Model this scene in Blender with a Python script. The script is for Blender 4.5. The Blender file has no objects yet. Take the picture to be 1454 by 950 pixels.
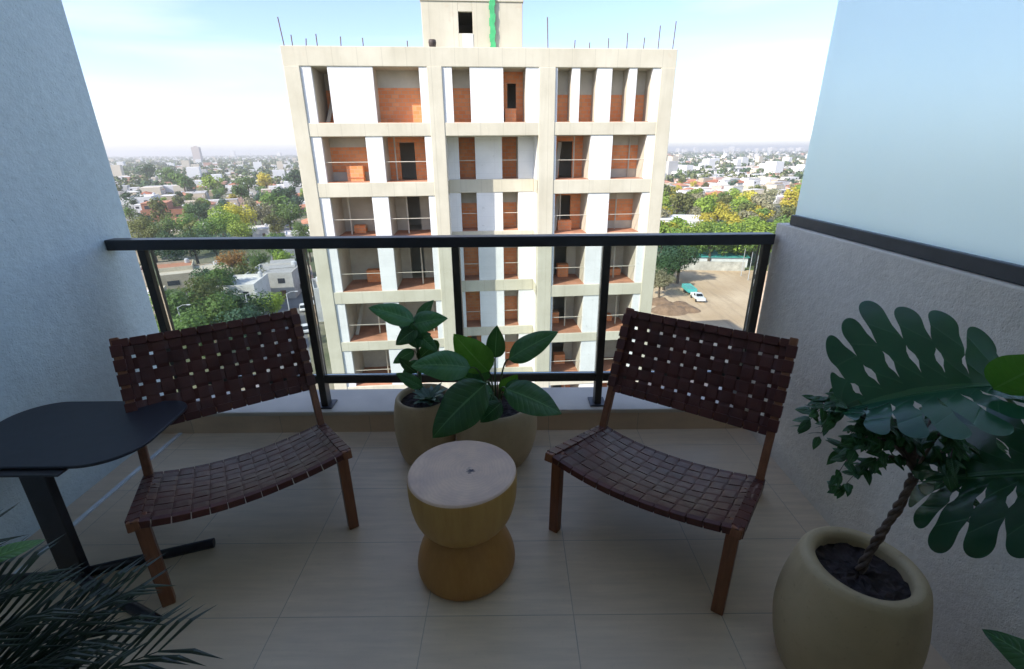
import bpy, math, random
from mathutils import Vector, Matrix, Euler
R = math.radians
rnd = random.Random(7)
scene = bpy.context.scene
col = scene.collection
GZ = -31.0                       # street level below the balcony floor (z = 0)

# ------------------------------------------------------------------ camera
F, CX, CY, CH = 675.0, 727.0, 475.0, 1.47
_th = R(21.07); _r = math.atan(16/1755.)
_up = Vector((-math.sin(_r)*math.cos(_th), math.cos(_r)*math.cos(_th), math.sin(_th)))
_fw = Vector((0, 0, -1)); _fw = (_fw - _fw.dot(_up)*_up).normalized()
_rt = _fw.cross(_up)
camd = bpy.data.cameras.new('camera'); cam = bpy.data.objects.new('camera', camd); col.objects.link(cam)
camd.sensor_width = 36; camd.lens = 36*F/1454; camd.clip_start = 0.05; camd.clip_end = 40000
cam.matrix_world = Matrix((( _rt.x, _rt.y, _rt.z, 0), (_fw.x, _fw.y, _fw.z, 0), (_up.x, _up.y, _up.z, CH), (0, 0, 0, 1)))
scene.camera = cam
def ray(u, v):
    c = Vector(((u-CX)/F, (CY-v)/F, -1)); return Vector((c.dot(_rt), c.dot(_fw), c.dot(_up)))
def gat(u, v, z=GZ):             # where the sight line of a photo point meets the height z
    d = ray(u, v); t = (z-CH)/d.z
    return Vector((d.x*t, d.y*t, z))

# ------------------------------------------------------------------ helpers
class MB:
    def __init__(s): s.v = []; s.f = []; s.m = []; s.uv = None
    def add(s, vs, fs, mi=0):
        o = len(s.v); s.v += [tuple(p) for p in vs]; s.f += [tuple(i+o for i in f) for f in fs]; s.m += [mi]*len(fs); return s
    def box(s, a, b, mi=0, M=None):
        x0, y0, z0 = a; x1, y1, z1 = b
        vs = [Vector(p) for p in ((x0,y0,z0),(x1,y0,z0),(x1,y1,z0),(x0,y1,z0),(x0,y0,z1),(x1,y0,z1),(x1,y1,z1),(x0,y1,z1))]
        if M: vs = [M @ p for p in vs]
        return s.add(vs, [(3,2,1,0),(4,5,6,7),(0,1,5,4),(1,2,6,5),(2,3,7,6),(3,0,4,7)], mi)
    def bar(s, p, q, w, h, up=(0,0,1), mi=0, w2=None, h2=None):     # rectangular bar from p to q
        p = Vector(p); q = Vector(q); t = (q-p).normalized(); x = t.cross(Vector(up)).normalized(); y = x.cross(t)
        w2 = w2 or w; h2 = h2 or h
        vs = [p+x*a*w/2+y*b*h/2 for a, b in ((-1,-1),(1,-1),(1,1),(-1,1))]+[q+x*a*w2/2+y*b*h2/2 for a, b in ((-1,-1),(1,-1),(1,1),(-1,1))]
        return s.add(vs, [(3,2,1,0),(4,5,6,7),(0,1,5,4),(1,2,6,5),(2,3,7,6),(3,0,4,7)], mi)
    def tube(s, pts, r, n=8, mi=0, cap=True):
        pts = [Vector(p) for p in pts]; rs = r if isinstance(r, (list, tuple)) else [r]*len(pts)
        o = len(s.v); vs = []; fs = []; ref = None
        for i, p in enumerate(pts):
            t = (pts[min(i+1, len(pts)-1)]-pts[max(i-1, 0)]).normalized()
            if ref is None: ref = t.orthogonal().normalized()
            ref = (ref - ref.dot(t)*t).normalized(); b = t.cross(ref)
            vs += [p+(ref*math.cos(2*math.pi*k/n)+b*math.sin(2*math.pi*k/n))*rs[i] for k in range(n)]
        for i in range(len(pts)-1):
            for k in range(n): fs.append((i*n+k, i*n+(k+1)%n, (i+1)*n+(k+1)%n, (i+1)*n+k))
        if cap: fs.append(tuple(range(n-1, -1, -1))); fs.append(tuple((len(pts)-1)*n+k for k in range(n)))
        return s.add(vs, fs, mi)
    def lathe(s, prof, n=48, c=(0,0,0), mi=0, cap=(True, True), wob=None):
        vs = []; fs = []
        for r, z in prof:
            for k in range(n):
                a = 2*math.pi*k/n; rr = r*(1+(wob(a, z) if wob else 0))
                vs.append((c[0]+rr*math.cos(a), c[1]+rr*math.sin(a), c[2]+z))
        for i in range(len(prof)-1):
            for k in range(n): fs.append((i*n+k, i*n+(k+1)%n, (i+1)*n+(k+1)%n, (i+1)*n+k))
        if cap[0]: fs.append(tuple(range(n-1, -1, -1)))
        if cap[1]: fs.append(tuple((len(prof)-1)*n+k for k in range(n)))
        return s.add(vs, fs, mi)
    def prism(s, poly, z0, z1, mi=0):
        n = len(poly); vs = [(x, y, z0) for x, y in poly]+[(x, y, z1) for x, y in poly]
        return s.add(vs, [tuple(range(n-1, -1, -1)), tuple(range(n, 2*n))]+[(k, (k+1)%n, n+(k+1)%n, n+k) for k in range(n)], mi)
    def mesh(s, name, mats, smooth=False):
        me = bpy.data.meshes.new(name); me.from_pydata(s.v, [], s.f)
        for m in (mats if isinstance(mats, (list, tuple)) else [mats]): me.materials.append(m)
        me.polygons.foreach_set('material_index', s.m)
        if smooth: me.polygons.foreach_set('use_smooth', [True]*len(s.f))
        if s.uv:
            l = me.uv_layers.new(name='UVMap')
            for p in me.polygons:
                for li in p.loop_indices: l.data[li].uv = s.uv[me.loops[li].vertex_index]
        me.update(); return me
    def build(s, name, mats, parent=None, smooth=False, bevel=0, seg=2, sharp=None):
        o = bpy.data.objects.new(name, s.mesh(name, mats, smooth)); col.objects.link(o)
        if parent: o.parent = parent
        if bevel:
            b = o.modifiers.new('bevel', 'BEVEL'); b.width = bevel; b.segments = seg; b.limit_method = 'ANGLE'; b.angle_limit = R(40)
        if sharp: o.data.set_sharp_from_angle(angle=R(sharp))
        return o
def inst(name, me, parent=None, loc=(0,0,0), rz=0, sc=1, color=None):
    o = bpy.data.objects.new(name, me); col.objects.link(o); o.location = loc; o.rotation_euler = (0, 0, rz)
    o.scale = sc if isinstance(sc, (tuple, list)) else (sc, sc, sc)
    if parent: o.parent = parent
    if color: o.color = (*color, 1)
    return o
def empty(name, loc=(0,0,0), rz=0):
    o = bpy.data.objects.new(name, None); col.objects.link(o); o.location = loc; o.rotation_euler = (0,0,rz); o.empty_display_size = .1; return o
def tag(o, label=None, cat=None, group=None, kind=None):
    if label: o['label'] = label
    if cat: o['category'] = cat
    if group: o['group'] = group
    if kind: o['kind'] = kind
    return o

# ------------------------------------------------------------------ materials
class NT:
    def __init__(s, name):
        s.mat = bpy.data.materials.new(name); s.mat.use_nodes = True; s.n = s.mat.node_tree.nodes; s.l = s.mat.node_tree.links
        s.b = s.n['Principled BSDF']
    def node(s, t, **k):
        n = s.n.new(t)
        for a, v in k.items():
            if a.startswith('i_'): n.inputs[a[2:].replace('_', ' ')].default_value = v
            else: setattr(n, a, v)
        return n
    def link(s, a, b): s.l.new(a, b)
    def coord(s, which='Object', scale=(1,1,1)):
        t = s.node('ShaderNodeTexCoord'); m = s.node('ShaderNodeMapping'); m.inputs['Scale'].default_value = scale
        s.link(t.outputs[which], m.inputs['Vector']); return m.outputs[0]
    def noise(s, vec, scale, detail=4, rough=.55):
        n = s.node('ShaderNodeTexNoise'); n.inputs['Scale'].default_value = scale; n.inputs['Detail'].default_value = detail; n.inputs['Roughness'].default_value = rough
        if vec is not None: s.link(vec, n.inputs['Vector'])
        return n.outputs['Fac']
    def ramp(s, fac, stops):
        r = s.node('ShaderNodeValToRGB'); e = r.color_ramp.elements
        while len(e) > len(stops): e.remove(e[-1])
        while len(e) < len(stops): e.new(.5)
        for x, (p, c) in zip(e, stops): x.position = p; x.color = (*c, 1) if len(c) == 3 else c
        s.link(fac, r.inputs[0]); return r.outputs[0]
    def mix(s, fac, a, b, mode='MIX'):
        m = s.node('ShaderNodeMix', data_type='RGBA', blend_type=mode)
        for val, i in ((fac, 0), (a, 6), (b, 7)):
            if hasattr(val, 'links'): s.link(val, m.inputs[i])
            else: m.inputs[i].default_value = val if i == 0 else (*val, 1)
        return m.outputs[2]
    def math(s, op, a, b=None):
        m = s.node('ShaderNodeMath', operation=op)
        for i, val in enumerate((a, b)):
            if val is None: continue
            if hasattr(val, 'links'): s.link(val, m.inputs[i])
            else: m.inputs[i].default_value = val
        return m.outputs[0]
    def bump(s, h, strength=.3, dist=.01):
        b = s.node('ShaderNodeBump'); b.inputs['Strength'].default_value = strength; b.inputs['Distance'].default_value = dist
        s.link(h, b.inputs['Height']); s.link(b.outputs[0], s.b.inputs['Normal'])
def simple(name, c, rough=.6, metal=0, var=.15, vs=8, bump=0, bs=60, bd=.003, spec=None, coord='Object'):
    t = NT(name); v = t.coord(coord)
    c0 = tuple(x*(1-var) for x in c); c1 = tuple(min(1, x*(1+var)) for x in c)
    t.link(t.ramp(t.noise(v, vs), [(.3, c0), (.7, c1)]), t.b.inputs['Base Color'])
    t.b.inputs['Roughness'].default_value = rough; t.b.inputs['Metallic'].default_value = metal
    if spec is not None: t.b.inputs['Specular IOR Level'].default_value = spec
    if bump: t.bump(t.noise(v, bs, 5), bump, bd)
    return t.mat
M = {}
# stucco of the balcony walls: fine trowelled grain with pits and faint weathering
def stucco(name, c0, c1):
    t = NT(name); v = t.coord()
    big = t.noise(v, 1.3, 5); med = t.noise(v, 14, 4); fine = t.noise(v, 95, 3, .7)
    cc = t.mix(t.ramp(big, [(.3, (0,0,0)), (.72, (1,1,1))]), c0, c1)
    cc = t.mix(t.math('MULTIPLY', t.ramp(med, [(.55, (0,0,0)), (.75, (1,1,1))]), .25), cc, tuple(x*.75 for x in c0))
    vo = t.node('ShaderNodeTexVoronoi'); vo.inputs['Scale'].default_value = 34; t.link(v, vo.inputs['Vector'])
    pit = t.ramp(vo.outputs['Distance'], [(.04, (1,1,1)), (.13, (0,0,0))])
    mot = t.noise(t.coord('Object', (1, 1, 1.4)), 26, 4, .6); cc = t.mix(t.math('MULTIPLY', t.ramp(mot, [(.40, (1,1,1)), (.62, (0,0,0))]), .20), cc, tuple(x*.74 for x in c0))
    drip = t.noise(t.coord('Object', (5, 5, .35)), 1.6, 5); cc = t.mix(t.math('MULTIPLY', t.ramp(drip, [(.52, (0,0,0)), (.75, (1,1,1))]), .22), cc, tuple(x*.72 for x in c0))
    cc = t.mix(t.math('MULTIPLY', pit, .22), cc, tuple(x*.6 for x in c0))
    t.link(cc, t.b.inputs['Base Color']); t.b.inputs['Roughness'].default_value = .85
    h = t.math('ADD', t.math('MULTIPLY', med, .9), t.math('MULTIPLY', fine, .7)); h = t.math('SUBTRACT', t.math('ADD', h, t.math('MULTIPLY', mot, .9)), t.math('MULTIPLY', pit, .35))
    t.bump(h, .6, .008); return t.mat
M['stucco'] = stucco('grey_stucco', (.60,.70,.715), (.71,.80,.81))
M['stucco_right'] = stucco('worn_stucco', (.74,.68,.58), (.84,.78,.67))
# tiled floor: world-aligned grid, tile .50 x .33, pale with wood-like grain
def tiles(name, pitch=(.5, .33), off=(.3, .157), tint=(.74,.60,.44), plane='XY'):
    t = NT(name); tc = t.node('ShaderNodeTexCoord'); sp = t.node('ShaderNodeSeparateXYZ'); t.link(tc.outputs['Object'], sp.inputs[0])
    a = t.math('DIVIDE', t.math('ADD', sp.outputs[0], off[0]+20*pitch[0]), pitch[0])
    b = t.math('DIVIDE', t.math('ADD', sp.outputs[1 if plane == 'XY' else 2], off[1]+20*pitch[1]), pitch[1])
    def line(x, p):
        fr = t.math('FRACT', x); d = t.math('MINIMUM', fr, t.math('SUBTRACT', 1.0, fr)); return t.math('MULTIPLY', d, p)
    d = t.math('MINIMUM', line(a, pitch[0]), line(b, pitch[1]))
    joint = t.math('MULTIPLY', t.math('LESS_THAN', d, .0015), t.math('ADD', t.math('MULTIPLY', t.noise(tc.outputs['Object'], 4, 3), .8), .15))
    cell = t.node('ShaderNodeCombineXYZ'); t.link(t.math('FLOOR', a), cell.inputs[0]); t.link(t.math('FLOOR', b), cell.inputs[1])
    wn = t.node('ShaderNodeTexWhiteNoise'); t.link(cell.outputs[0], wn.inputs['Vector'])
    add = t.node('ShaderNodeVectorMath', operation='MULTIPLY_ADD'); t.link(wn.outputs['Color'], add.inputs[0]); add.inputs[1].default_value = (7,7,7); t.link(tc.outputs['Object'], add.inputs[2])
    mp = t.node('ShaderNodeMapping'); mp.inputs['Scale'].default_value = (2.5, 26, 8); t.link(add.outputs[0], mp.inputs[0])
    g = t.noise(mp.outputs[0], 1.6, 5, .6)
    c = t.mix(t.ramp(g, [(.32, (0,0,0)), (.7, (1,1,1))]), tuple(x*.86 for x in tint), tuple(x*1.08 for x in tint))
    c = t.mix(t.math('MULTIPLY', wn.outputs['Value'], .5), c, tuple(x*q for x, q in zip(tint, (.90,.86,.80))))
    smudge = t.noise(tc.outputs['Object'], 2.2, 5)
    c = t.mix(t.math('MULTIPLY', t.ramp(smudge, [(.46, (0,0,0)), (.74, (1,1,1))]), .40), c, tuple(x*.66 for x in tint))
    dst = t.noise(tc.outputs['Object'], 38, 5, .7); c = t.mix(t.math('MULTIPLY', t.ramp(dst, [(.60, (0,0,0)), (.72, (1,1,1))]), .22), c, tuple(x*.5 for x in tint))
    c = t.mix(joint, c, (.20,.18,.155))
    t.link(c, t.b.inputs['Base Color'])
    rg = t.ramp(t.noise(tc.outputs['Object'], 5, 4), [(.3, (.30,)*3), (.75, (.46,)*3)]); t.link(rg, t.b.inputs['Roughness'])
    h = t.math('SUBTRACT', t.math('MULTIPLY', g, .15), t.math('MULTIPLY', joint, .8)); t.bump(h, .35, .002); return t.mat
M['tiles'] = tiles('stone_floor_tiles')
M['kerb_tile'] = tiles('kerb_tiles', pitch=(.5, .33), off=(.3, .2), tint=(.66,.50,.34), plane='XZ')
M['sill'] = simple('painted_sill', (.52,.465,.38), .42, var=.10, vs=6, bump=.15, bs=80)
M['plaster'] = simple('white_plaster', (.84,.82,.78), .9, var=.08)
M['rail'] = simple('dark_rail_paint', (.030,.031,.036), .38, .0, var=.15, vs=20, bump=.04, bs=300)
M['post'] = simple('bronze_post_paint', (.050,.044,.038), .45, .2, var=.15, vs=20)
M['channel'] = simple('grey_channel', (.055,.06,.065), .45, .3, var=.15, vs=15)
M['steel'] = simple('brushed_drain', (.80,.86,.92), .25, .3, var=.08, vs=30)
M['black'] = simple('black_powdercoat', (.018,.017,.021), .42, var=.25, vs=40, bump=.08, bs=400, bd=.001)
M['tabletop'] = simple('charcoal_tabletop', (.026,.028,.038), .42, var=.12, vs=25, bump=.05, bs=500, bd=.001)
# glass
def glass_mat():
    t = NT('clear_glass'); t.n.remove(t.b); o = t.n['Material Output']
    tr = t.node('ShaderNodeBsdfTransparent'); tr.inputs[0].default_value = (.86,.90,.885,1)
    gl = t.node('ShaderNodeBsdfGlossy'); gl.inputs['Roughness'].default_value = .02
    fr = t.node('ShaderNodeFresnel'); fr.inputs[0].default_value = 1.35
    mx = t.node('ShaderNodeMixShader'); t.link(fr.outputs[0], mx.inputs[0]); t.link(tr.outputs[0], mx.inputs[1]); t.link(gl.outputs[0], mx.inputs[2]); t.link(mx.outputs[0], o.inputs[0])
    return t.mat
M['glass'] = glass_mat()
def frosted():
    t = NT('frosted_glass'); b = t.b
    b.inputs['Base Color'].default_value = (.86,.97,.96,1); b.inputs['Transmission Weight'].default_value = 1; b.inputs['IOR'].default_value = 1.2
    v = t.coord(); t.link(t.ramp(t.noise(v, 2.2, 4), [(.3, (.44,)*3), (.7, (.54,)*3)]), b.inputs['Roughness'])
    tl = t.node('ShaderNodeBsdfTranslucent'); t.link(t.ramp(t.noise(t.coord('Object', (1, 1, .3)), 3.0, 5), [(.3, (.86,.97,.94)), (.75, (.92,.995,.96))]), tl.inputs[0])
    mx = t.node('ShaderNodeMixShader'); mx.inputs[0].default_value = .42; t.link(b.outputs[0], mx.inputs[1]); t.link(tl.outputs[0], mx.inputs[2]); t.link(mx.outputs[0], t.n['Material Output'].inputs[0])
    return t.mat
M['frosted'] = frosted()
# leather and wood of the chairs
def leather():
    t = NT('dark_brown_leather'); v = t.coord()
    c = t.ramp(t.noise(v, 9, 5), [(.28, (.052,.014,.012)), (.55, (.088,.024,.019)), (.8, (.140,.044,.030))])
    c = t.mix(t.math('MULTIPLY', t.ramp(t.noise(v, 60, 4), [(.55, (0,0,0)), (.8, (1,1,1))]), .35), c, (.10,.045,.03))
    t.link(c, t.b.inputs['Base Color']); t.link(t.ramp(t.noise(v, 30, 3), [(.3, (.36,)*3), (.7, (.52,)*3)]), t.b.inputs['Roughness']); t.b.inputs['Specular IOR Level'].default_value = .42
    vo = t.node('ShaderNodeTexVoronoi'); vo.inputs['Scale'].default_value = 420; t.link(v, vo.inputs['Vector'])
    t.bump(t.math('ADD', vo.outputs['Distance'], t.noise(v, 40, 3)), .35, .0012); return t.mat
M['leather'] = leather()
def wood(name, a, b, rough=.45, scale=(1,1,1), wave=9, bump=.12):
    t = NT(name); v = t.coord('Object', scale)
    n = t.noise(v, wave, 6, .65); n2 = t.noise(v, wave*.25, 3)
    c = t.mix(t.ramp(n, [(.3, (0,0,0)), (.7, (1,1,1))]), a, b); c = t.mix(t.math('MULTIPLY', n2, .5), c, tuple(x*.6 for x in a))
    t.link(c, t.b.inputs['Base Color']); t.b.inputs['Roughness'].default_value = rough; t.bump(n, bump, .003); return t.mat
M['teak'] = wood('brown_teak', (.17,.060,.026), (.31,.125,.055), .42, (10,10,1), 7)
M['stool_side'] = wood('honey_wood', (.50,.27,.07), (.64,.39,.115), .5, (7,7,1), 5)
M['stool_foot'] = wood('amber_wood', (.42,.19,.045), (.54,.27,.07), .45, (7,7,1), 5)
def endgrain():
    t = NT('pale_end_grain'); v = t.coord()
    sp = t.node('ShaderNodeSeparateXYZ'); t.link(v, sp.inputs[0])
    x = t.math('SUBTRACT', sp.outputs[0], .03); y = t.math('SUBTRACT', sp.outputs[1], -.005)
    r = t.math('SQRT', t.math('ADD', t.math('MULTIPLY', x, x), t.math('MULTIPLY', y, y)))
    nz = t.noise(v, 5, 4)
    ph = t.math('ADD', t.math('MULTIPLY', r, 520), t.math('MULTIPLY', nz, 60))
    ring = t.math('ADD', t.math('MULTIPLY', t.math('SINE', ph), .5), .5)
    c = t.mix(t.math('MULTIPLY', ring, .22), (.76,.55,.40), (.54,.36,.26))
    c = t.mix(t.ramp(t.noise(v, 7, 5), [(.42, (0,0,0)), (.75, (.7,.7,.7))]), c, (.42,.30,.27))
    # pith crack
    d = t.math('ADD', t.math('MULTIPLY', r, 34), t.math('MULTIPLY', t.math('SUBTRACT', t.noise(v, 60, 3), .5), 1.6))
    c = t.mix(t.ramp(d, [(.18, (1,1,1)), (.55, (0,0,0))]), c, (.05,.045,.06))
    ang = t.math('ARCTAN2', y, x); rad = t.math('POWER', t.math('ABSOLUTE', t.math('SINE', t.math('MULTIPLY', ang, 2.5))), .5)
    crack = t.math('MULTIPLY', t.math('LESS_THAN', rad, .12), t.math('LESS_THAN', r, .045)); c = t.mix(t.math('MULTIPLY', crack, .55), c, (.10,.08,.09))
    t.link(c, t.b.inputs['Base Color']); t.b.inputs['Roughness'].default_value = .55; t.bump(ring, .08, .001); return t.mat
M['endgrain'] = endgrain()
def claymat(name, c):
    t = NT(name); v = t.coord(); n = t.noise(v, 5, 5); st_ = t.noise(t.coord('Object', (9, 9, 1.2)), 2.0, 5); sp_ = t.noise(v, 70, 3, .7)
    k = t.mix(t.ramp(n, [(.3, (0,0,0)), (.72, (1,1,1))]), tuple(x*.86 for x in c), tuple(x*1.12 for x in c))
    k = t.mix(t.math('MULTIPLY', t.ramp(st_, [(.52, (0,0,0)), (.74, (1,1,1))]), .35), k, tuple(x*.62 for x in c))
    k = t.mix(t.math('MULTIPLY', t.ramp(sp_, [(.62, (0,0,0)), (.70, (1,1,1))]), .35), k, tuple(x*.5 for x in c))
    t.link(k, t.b.inputs['Base Color']); t.b.inputs['Roughness'].default_value = .62
    t.bump(t.math('ADD', n, t.math('MULTIPLY', sp_, .5)), .3, .004); return t.mat
M['clay'] = claymat('beige_fibre_clay', (.50,.37,.215)); M['clay_green'] = claymat('olive_beige_clay', (.48,.375,.22))
def soil():
    t = NT('dark_soil'); v = t.coord(); vo = t.node('ShaderNodeTexVoronoi'); vo.inputs['Scale'].default_value = 38; t.link(v, vo.inputs['Vector'])
    c = t.ramp(t.noise(v, 40, 5), [(.35, (.012,.008,.009)), (.6, (.035,.022,.022)), (.8, (.08,.055,.055))])
    t.link(c, t.b.inputs['Base Color']); t.b.inputs['Roughness'].default_value = .8; t.bump(vo.outputs['Distance'], .8, .02); return t.mat
M['soil'] = soil()
M['bark'] = simple('grey_brown_bark', (.12,.085,.065), .75, var=.35, vs=60, bump=.5, bs=120, bd=.003)
def leafmat(name, a, b, vein, rough=.26, nveins=11, slant=2.2, var=.25, sub=.0):
    t = NT(name); tc = t.node('ShaderNodeTexCoord'); sp = t.node('ShaderNodeSeparateXYZ'); t.link(tc.outputs['UV'], sp.inputs[0])
    av = t.math('ABSOLUTE', t.math('SUBTRACT', sp.outputs[1], .5))           # 0 at midrib .. .5 margin
    mid = t.math('LESS_THAN', av, .022)
    ph = t.math('MULTIPLY', t.math('SUBTRACT', sp.outputs[0], t.math('MULTIPLY', av, slant/ nveins*1.6)), nveins*math.pi)
    ridge = t.math('POWER', t.math('ABSOLUTE', t.math('SINE', ph)), .5)
    vl = t.ramp(ridge, [(.10, (1,1,1)), (.34, (0,0,0))])
    obj = tc.outputs['Object']
    c = t.mix(t.ramp(t.noise(obj, 14, 4), [(.3, (0,0,0)), (.7, (1,1,1))]), a, b)
    oi = t.node('ShaderNodeObjectInfo'); hs = t.node('ShaderNodeHueSaturation'); t.link(c, hs.inputs['Color'])
    t.link(t.math('ADD', t.math('MULTIPLY', oi.outputs['Random'], .8), .65), hs.inputs['Value']); c = hs.outputs[0]
    c = t.mix(t.math('MULTIPLY', vl, .42), c, vein); c = t.mix(t.math('MULTIPLY', mid, .6), c, vein)
    t.link(c, t.b.inputs['Base Color']); t.b.inputs['Roughness'].default_value = rough
    t.bump(t.math('ADD', ridge, t.math('MULTIPLY', t.noise(obj, 60, 2), .3)), .35, .003)
    tl = t.node('ShaderNodeBsdfTranslucent'); g = t.mix(.5, c, (.10,.24,.02)); t.link(g, tl.inputs[0])
    mx = t.node('ShaderNodeMixShader'); mx.inputs[0].default_value = .22; o = t.n['Material Output']
    t.link(t.b.outputs[0], mx.inputs[1]); t.link(tl.outputs[0], mx.inputs[2]); t.link(mx.outputs[0], o.inputs[0]); return t.mat
M['leaf'] = leafmat('glossy_leaf', (.028,.110,.040), (.050,.160,.050), (.14,.32,.13), rough=.24)
M['leaf_bright'] = leafmat('bright_leaf', (.07,.22,.022), (.11,.30,.035), (.2,.42,.1))
M['leaf_blue'] = leafmat('silver_rosette_leaf', (.13,.24,.20), (.20,.33,.27), (.35,.5,.42))
M['monstera'] = leafmat('monstera_leaf', (.011,.062,.038), (.020,.092,.048), (.06,.18,.09), rough=.19, nveins=7, slant=3)
M['palm'] = simple('palm_leaf', (.016,.030,.013), .45, var=.4, vs=6)
M['stem'] = simple('green_stem', (.06,.11,.035), .5, var=.2, vs=20)
M['stem_brown'] = simple('brown_stem', (.12,.075,.045), .6, var=.25, vs=30)

# ------------------------------------------------------------------ balcony shell
def struct(name, mb, m, bevel=0, **k):
    o = mb.build(name, m, bevel=bevel, **k); o['kind'] = 'structure'; return o
YB = -1.3
struct('floor', MB().box((-2.0, YB, -.3), (1.32, 2.31, 0)), M['tiles'])
struct('ceiling', MB().box((-2.3, YB-.3, 2.75), (1.62, 1.62, 3.0)), M['plaster'])
b = MB().box((-2.22, YB, -.3), (-2.0, 2.53, 2.75))
struct('wall_left', b, M['stucco'], bevel=.006)
struct('wall_right', MB().box((1.32, YB, -.3), (1.52, 2.40, 1.128)), M['stucco_right'], bevel=.006)
b = MB().box((-2.22, YB-.25, -.3), (-1.5, YB, 2.75)); b.box((.9, YB-.25, -.3), (1.6, YB, 2.75)); b.box((-1.5, YB-.25, 2.2), (.9, YB, 2.75)); b.box((-1.5, YB-.25, -.3), (.9, YB, 0.02))
struct('wall_back', b, M['plaster'])
# sliding door behind the viewer
dr = empty('sliding_door', (-.3, YB-.1, .02)); tag(dr, 'dark framed glass sliding door behind the balcony', 'door')
fr = MB()
for x in (-1.2, -.03, 1.14): fr.box((x, -.04, 0), (x+.06, .04, 2.18))
fr.box((-1.2, -.035, 0), (1.2, .035, .06)); fr.box((-1.2, -.035, 2.12), (1.2, .035, 2.179)); fr.build('frame', M['rail'], dr)
tg = simple('dark_room_glass', (.02,.022,.025), .08)
MB().box((-1.14, -.01, .06), (-.03, .01, 2.12)).build('pane', tg, dr); MB().box((.03, -.01, .06), (1.14, .01, 2.12)).build('pane', tg, dr)
# kerb under the railing: tiled upstand with a pale painted sill
kb = empty('kerb', (0, 2.43, 0)); kb['kind'] = 'structure'
kf = MB().box((-1.998, -.12, -.3), (1.318, .135, .112)).build('upstand', M['kerb_tile'], kb)
kf = MB().box((-1.998, -.132, .112), (1.318, .14, .136)).build('sill', M['sill'], kb, bevel=.005)
ds = MB().box((-1.882, .2, .001), (-1.862, 2.305, .008)); o = ds.build('floor_trim', M['steel']); tag(o, 'thin bright metal strip set in the tiled floor along the left wall', 'floor trim')

# frosted screen on the right wall
sc_ = empty('glass_screen', (1.36, 2.32, 1.128)); tag(sc_, 'tall frosted pale blue glass screen standing on the right wall', 'glass screen')
MB().box((-.022, -3.55, .002), (.03, 0, .048)).build('channel', M['channel'], sc_, bevel=.003)
MB().box((-.005, -3.55, .0485), (.005, -.005, 1.45)).build('glass', M['frosted'], sc_, bevel=.001)

# railing
rl = empty('railing', (0, 2.38, .136)); tag(rl, 'dark metal balcony railing with clear glass panels', 'railing')
MB().box((-1.999, -.032, .892), (1.30, .035, .944)).build('top_rail', M['rail'], rl, bevel=.004)
MB().box((-1.835, -.018, .142), (1.27, .018, .188)).build('bottom_rail', M['post'], rl, bevel=.003)
px = [-1.835, -1.055, -.278, .478, 1.27]
for i, x in enumerate(px):
    b = MB().box((x-.019, -.03, .004), (x+.019, .030, .892)); 
    p = b.build('post', M['post'], rl, bevel=.003)
    MB().box((x-.045, -.05, 0), (x+.045, .05, .008)).build('base_plate', M['rail'], p, bevel=.002)
for a, c in zip(px[:-1], px[1:]): MB().box((a+.021, -.004, .19), (c-.021, .004, .888)).build('glass_panel', M['glass'], rl)

# ------------------------------------------------------------------ woven chairs
def ribbon(mb, pts, nrm, w, th, wdir):
    """closed strap through pts; wdir(i) is the width direction"""
    vs = []; fs = []
    for p, n, d in zip(pts, nrm, wdir):
        for a, b_ in ((-1,-1),(1,-1),(1,1),(-1,1)): vs.append(p+d*a*w/2+n*b_*th/2)
    for i in range(len(pts)-1):
        for k in range(4): fs.append((i*4+k, i*4+(k+1)%4, (i+1)*4+(k+1)%4, (i+1)*4+k))
    fs.append((3,2,1,0)); n = (len(pts)-1)*4; fs.append((n, n+1, n+2, n+3))
    mb.add(vs, fs)
def weave(P, nu, nv, wu, wv, th=.003, h=.0028, seed=1):
    """P(u,v) in [0,1]^2 -> point. nu straps run along v, nv straps run along u."""
    mb = MB(); rr = random.Random(seed)
    def frame(u, v):
        e = .004; du = P(min(u+e,1), v)-P(max(u-e,0), v); dv = P(u, min(v+e,1))-P(u, max(v-e,0)); n = du.cross(dv).normalized()
        return P(u, v), n, du.normalized(), dv.normalized()
    S = 6
    for i in range(nu):
        u = (i+.5)/nu+rr.uniform(-.001, .001); pts=[];ns=[];ds=[]
        for k in range(nv*S+1):
            v = k/(nv*S); p, n, du, dv = frame(u, v); ph = v*nv-.5
            s = math.cos(math.pi*ph)*(1 if i % 2 == 0 else -1); s = max(-1, min(1, s*1.7))
            pts.append(p+n*h*s); ns.append(n); ds.append(du)
        ribbon(mb, pts, ns, wu, th, ds)
    for j in range(nv):
        v = (j+.5)/nv+rr.uniform(-.0014, .0014); pts=[];ns=[];ds=[]
        for k in range(nu*S+1):
            u = k/(nu*S); p, n, du, dv = frame(u, v); ph = u*nu-.5
            s = -math.cos(math.pi*ph)*(1 if j % 2 == 0 else -1); s = max(-1, min(1, s*1.7))
            pts.append(p+n*h*s); ns.append(n); ds.append(dv)
        ribbon(mb, pts, ns, wv, th, ds)
    return mb
def sleeve(mb, c, ax, up, L, w, h):       # leather loop round a rail: box of length L along ax
    c = Vector(c); ax = Vector(ax).normalized(); mb.bar(c-ax*L/2, c+ax*L/2, w, h, up)
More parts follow.
